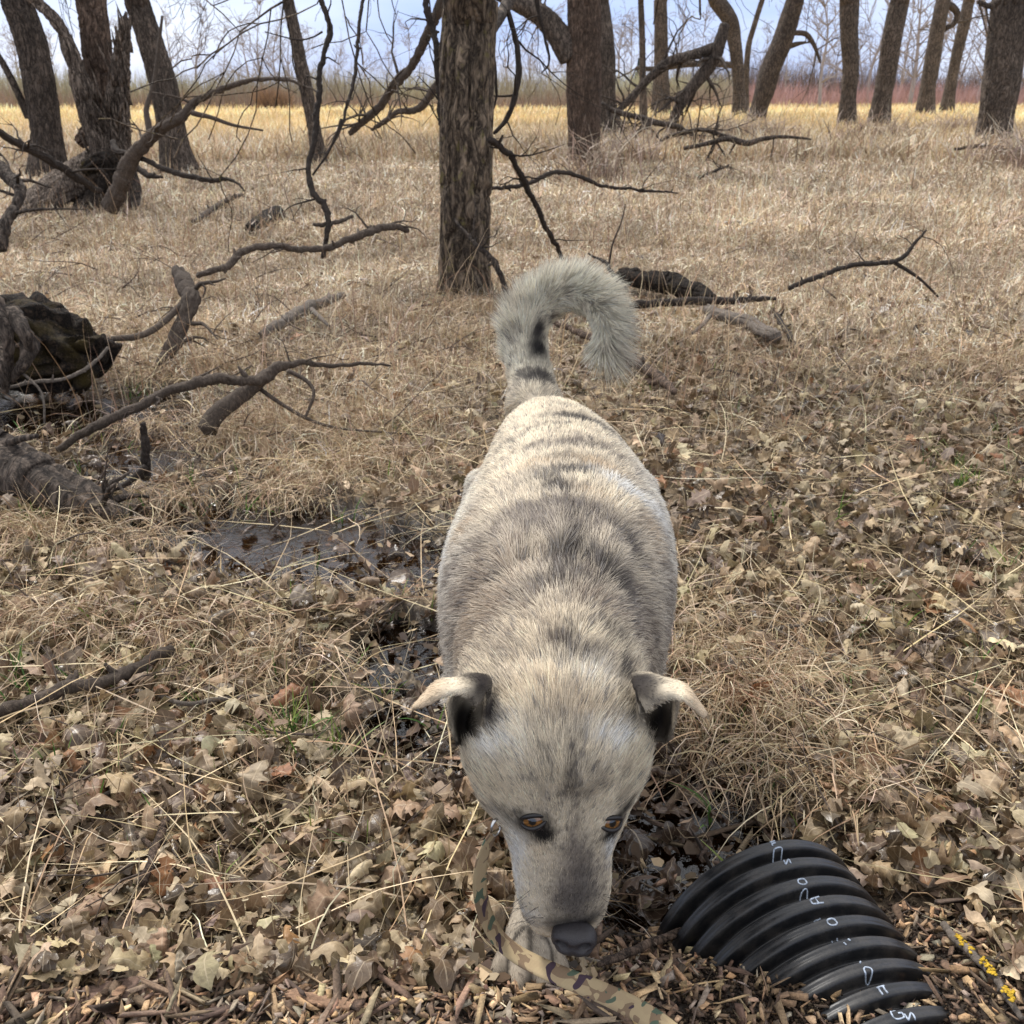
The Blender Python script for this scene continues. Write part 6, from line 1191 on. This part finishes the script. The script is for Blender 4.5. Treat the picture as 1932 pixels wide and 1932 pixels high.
# painted letters, one string running along the pipe; strokes in (across, along) millimetres; across + = right, along + = away from the camera
GL = {'O': [[(-4, 0), (-3.4, 2.2), (-1.5, 3.2), (1.5, 3.2), (3.4, 2.2), (4, 0), (3.4, -2.2), (1.5, -3.2), (-1.5, -3.2), (-3.4, -2.2), (-4, 0)]],
      'A': [[(4.5, 3.4), (-3.6, 2.4), (-4.4, 0), (-3.6, -2.2), (4.5, -3)], [(.6, 3), (.6, -2.6)]],
      'n': [[(-4, -3), (-3.4, 3), (3.6, 3.6), (4, -2.4)]], 'F': [[(-3.4, 2.8), (3.4, 3.4)], [(-3, -2.4), (-2.8, 2.6)], [(-2.8, 0), (2.6, .5)]], 'N': [[(-3, 3), (-3.4, -2), (3, 3), (2.8, -2.6)]],
      'J': [[(-4, 2.5), (-1, 3.6), (3.4, 3)], [(3.4, 3), (0, .4)], ], 'd': [[(0, .8), (-2.5, -1), (-2.6, -4), (0, -5.4), (2.8, -4.4), (3, -1.4), (0, .8)]],
      'l': [[(-4, -4), (-3, 3)], [(3, -2), (3.6, 3.6)]], 'i': [[(-3, 0), (-2, -2.4)], [(2.8, 2.2), (3.4, .2)]], 'c': [[(1.5, 3.8), (-3, 3.4), (-4.2, 0), (-3, -3), (2.6, -3.2), (3.8, 0), (1, .6)]], 'I': [[(-3.6, 2.8), (3.8, 3.2)], [(-2, 2.6), (-2.6, -3.6)], [(2.4, 3), (2.2, -3.4)]]}
lt = NT('white_print'); lt.set(Base_Color=lt.ramp(lt.noise(lt.coord(), 260, 3, .6), (.3, (.10, .115, .14)), (.6, (.40, .46, .55))), Roughness=.6)
def glyph(name, k, off, dph, sc=1., wd=.0012):
    m = MB()
    for st in GL[name]:
        q = np.array(st, float) * sc * 1.5 / 1000; q = spline(q, max(6, len(q) * 4)) if len(q) > 2 else spline(q, 8)
        sa = k * PS + off - q[:, 1]; ang = PT0 + dph + (-q[:, 0]) / PR * -1. * SGN; m.tube(ppt(sa, ang, prof(sa) + .0001), np.full(len(q), wd), 5)
    o = m.build('printed_letter', lt.m); adopt(o, pipe)
SGN = 1. if ppt(0., PT0 + .1, PR)[0] > ppt(0., PT0, PR)[0] else -1.
for nm, k, off, dph, sc in [('F', 0, -.003, 0, .8), ('n', 0, .0125, .0, 1.15), ('N', 1, -.002, 0, .8), ('O', 2, 0, 0, .95), ('n', 2, .0145, -.01, 1.), ('A', 3, -.001, 0, 1.1), ('A', 3, .0155, -.02, .9), ('O', 4, 0, 0, 1.), ('l', 4, .0155, .0, .9), ('i', 5, -.003, .0, 1.),
                            ('J', 6, -.005, -.02, 1.), ('d', 6, .002, .0, 1.1), ('I', 7, .0, .0, 1.), ('c', 8, -.002, -.02, 1.1), ('N', 8, .004, .06, 1.)]:
    glyph(nm, k, off, dph * SGN, sc)

# ================================================================== camouflage leash
LP = [(936, 1566, 1.045, 20, 86), (922, 1588, 1.05, 30, 80), (910, 1620, 1.055, 33, 60), (905, 1655, 1.065, 38, 45), (908, 1695, 1.085, 40, 20), (920, 1735, 1.105, 38, 0), (942, 1772, 1.12, 36, -18), (975, 1800, 1.12, 38, -38), (1015, 1822, 1.11, 42, -48), (1060, 1842, 1.09, 44, -54), (1110, 1862, 1.065, 46, -58), (1160, 1884, 1.03, 50, -56), (1210, 1910, .99, 54, -52), (1260, 1945, .95, 58, -46), (1330, 2010, .88, 60, -40), (1420, 2110, .80, 62, -38)]
q = np.array([[*PD(a, b, d), w_ / FPX * d] for a, b, d, w_, _ in LP]); N_ = 160; Q = spline(q, N_); T_ = np.gradient(Q[:, :3], axis=0); T_ /= np.linalg.norm(T_, axis=1)[:, None]
vd = Q[:, :3] - np.array([0, 0, H]); vd /= np.linalg.norm(vd, axis=1)[:, None]
tw_ = np.radians(spline(np.array([[72.], [66], [58], [50], [45], [40], [34], [28], [20], [14], [8], [4], [0], [0], [0], [0]]), N_)[:, 0])
s0 = np.cross(T_, vd); s0 /= np.linalg.norm(s0, axis=1)[:, None]; n0 = np.cross(s0, T_); sv = s0 * np.cos(tw_)[:, None] + n0 * np.sin(tw_)[:, None]; nn = np.cross(sv, T_)
hwid = .0108; na = 9; prof2 = [(-1, -.5), (-.6, -.6), (0, -.62), (.6, -.6), (1, -.5), (1, .5), (.6, .6), (0, .62), (-.6, .6), (-1, .5)]
V = np.stack([Q[:, :3] + sv * hwid * a + nn * .0016 * b for a, b in prof2], 1); kN = len(prof2); lens = np.concatenate([[0], np.cumsum(np.linalg.norm(np.diff(Q[:, :3], axis=0), axis=1))])
UVl = np.stack([np.broadcast_to(lens[:, None], (N_, kN)), np.broadcast_to(np.array([a for a, b in prof2])[None] * hwid, (N_, kN))], -1).reshape(-1, 2)
i = np.arange(N_ - 1)[:, None] * kN; j = np.arange(kN)[None]; j2 = (j + 1) % kN; F = np.stack([i + j, i + j2, i + kN + j2, i + kN + j], -1).reshape(-1, 4)
cm = NT('camouflage_webbing'); tcn = cm.n('ShaderNodeTexCoord'); mpn = cm.n('ShaderNodeMapping'); mpn.inputs['Scale'].default_value = (1, 1.3, 1); cm.l(tcn.outputs['UV'], mpn.inputs[0]); u_ = mpn.outputs[0]
def blob(sc, seed, lo):
    m2 = cm.n('ShaderNodeMapping'); m2.inputs['Location'].default_value = (seed, seed * .7, seed * 1.3); cm.l(u_, m2.inputs[0]); f = cm.noise(m2.outputs[0], sc, 1.2, .4, .6); return cm.math('GREATER_THAN', f, lo)
c = cm.mix(blob(36, 1.3, .50), (.36, .27, .155), (.20, .135, .08)); c = cm.mix(blob(44, 7.7, .565), c, (.38, .29, .165)); c = cm.mix(blob(34, 4.1, .635), c, (.07, .10, .065)); c = cm.mix(blob(34, 9.9, .67), c, (.045, .024, .038))
wv1 = cm.n('ShaderNodeTexWave'); wv1.inputs['Scale'].default_value = 320; wv1.bands_direction = 'DIAGONAL'; cm.l(tcn.outputs['UV'], wv1.inputs['Vector'])
c = cm.mix(1., c, cm.ramp(wv1.outputs['Fac'], (0, (.82,) * 3), (1, (1.08,) * 3)), 'MULTIPLY'); cm.set(Base_Color=c, Roughness=.85); cm.bump(wv1.outputs['Fac'], .35, .0006)
le = empty('leash', 'camouflage webbing leash looping from under the chin past the paw', 'leash', None, tuple(Q[60, :3]))
o = mesh_obj('strap', V.reshape(-1, 3), F, cm.m, uv=UVl); adopt(o, le)
mt = NT('steel_clip'); mt.set(Base_Color=(.55, .54, .52), Roughness=.25, Metallic=1.)
m = MB(); c0 = PD(936, 1560, 1.045); an = np.linspace(0, 2 * np.pi, 26); m.tube(np.stack([c0[0] + .005 * np.cos(an), c0[1] + .006 * np.cos(an), c0[2] + .010 * np.sin(an)], -1), np.full(26, .0018), 8); o = m.build('clip', mt.m); adopt(o, le)
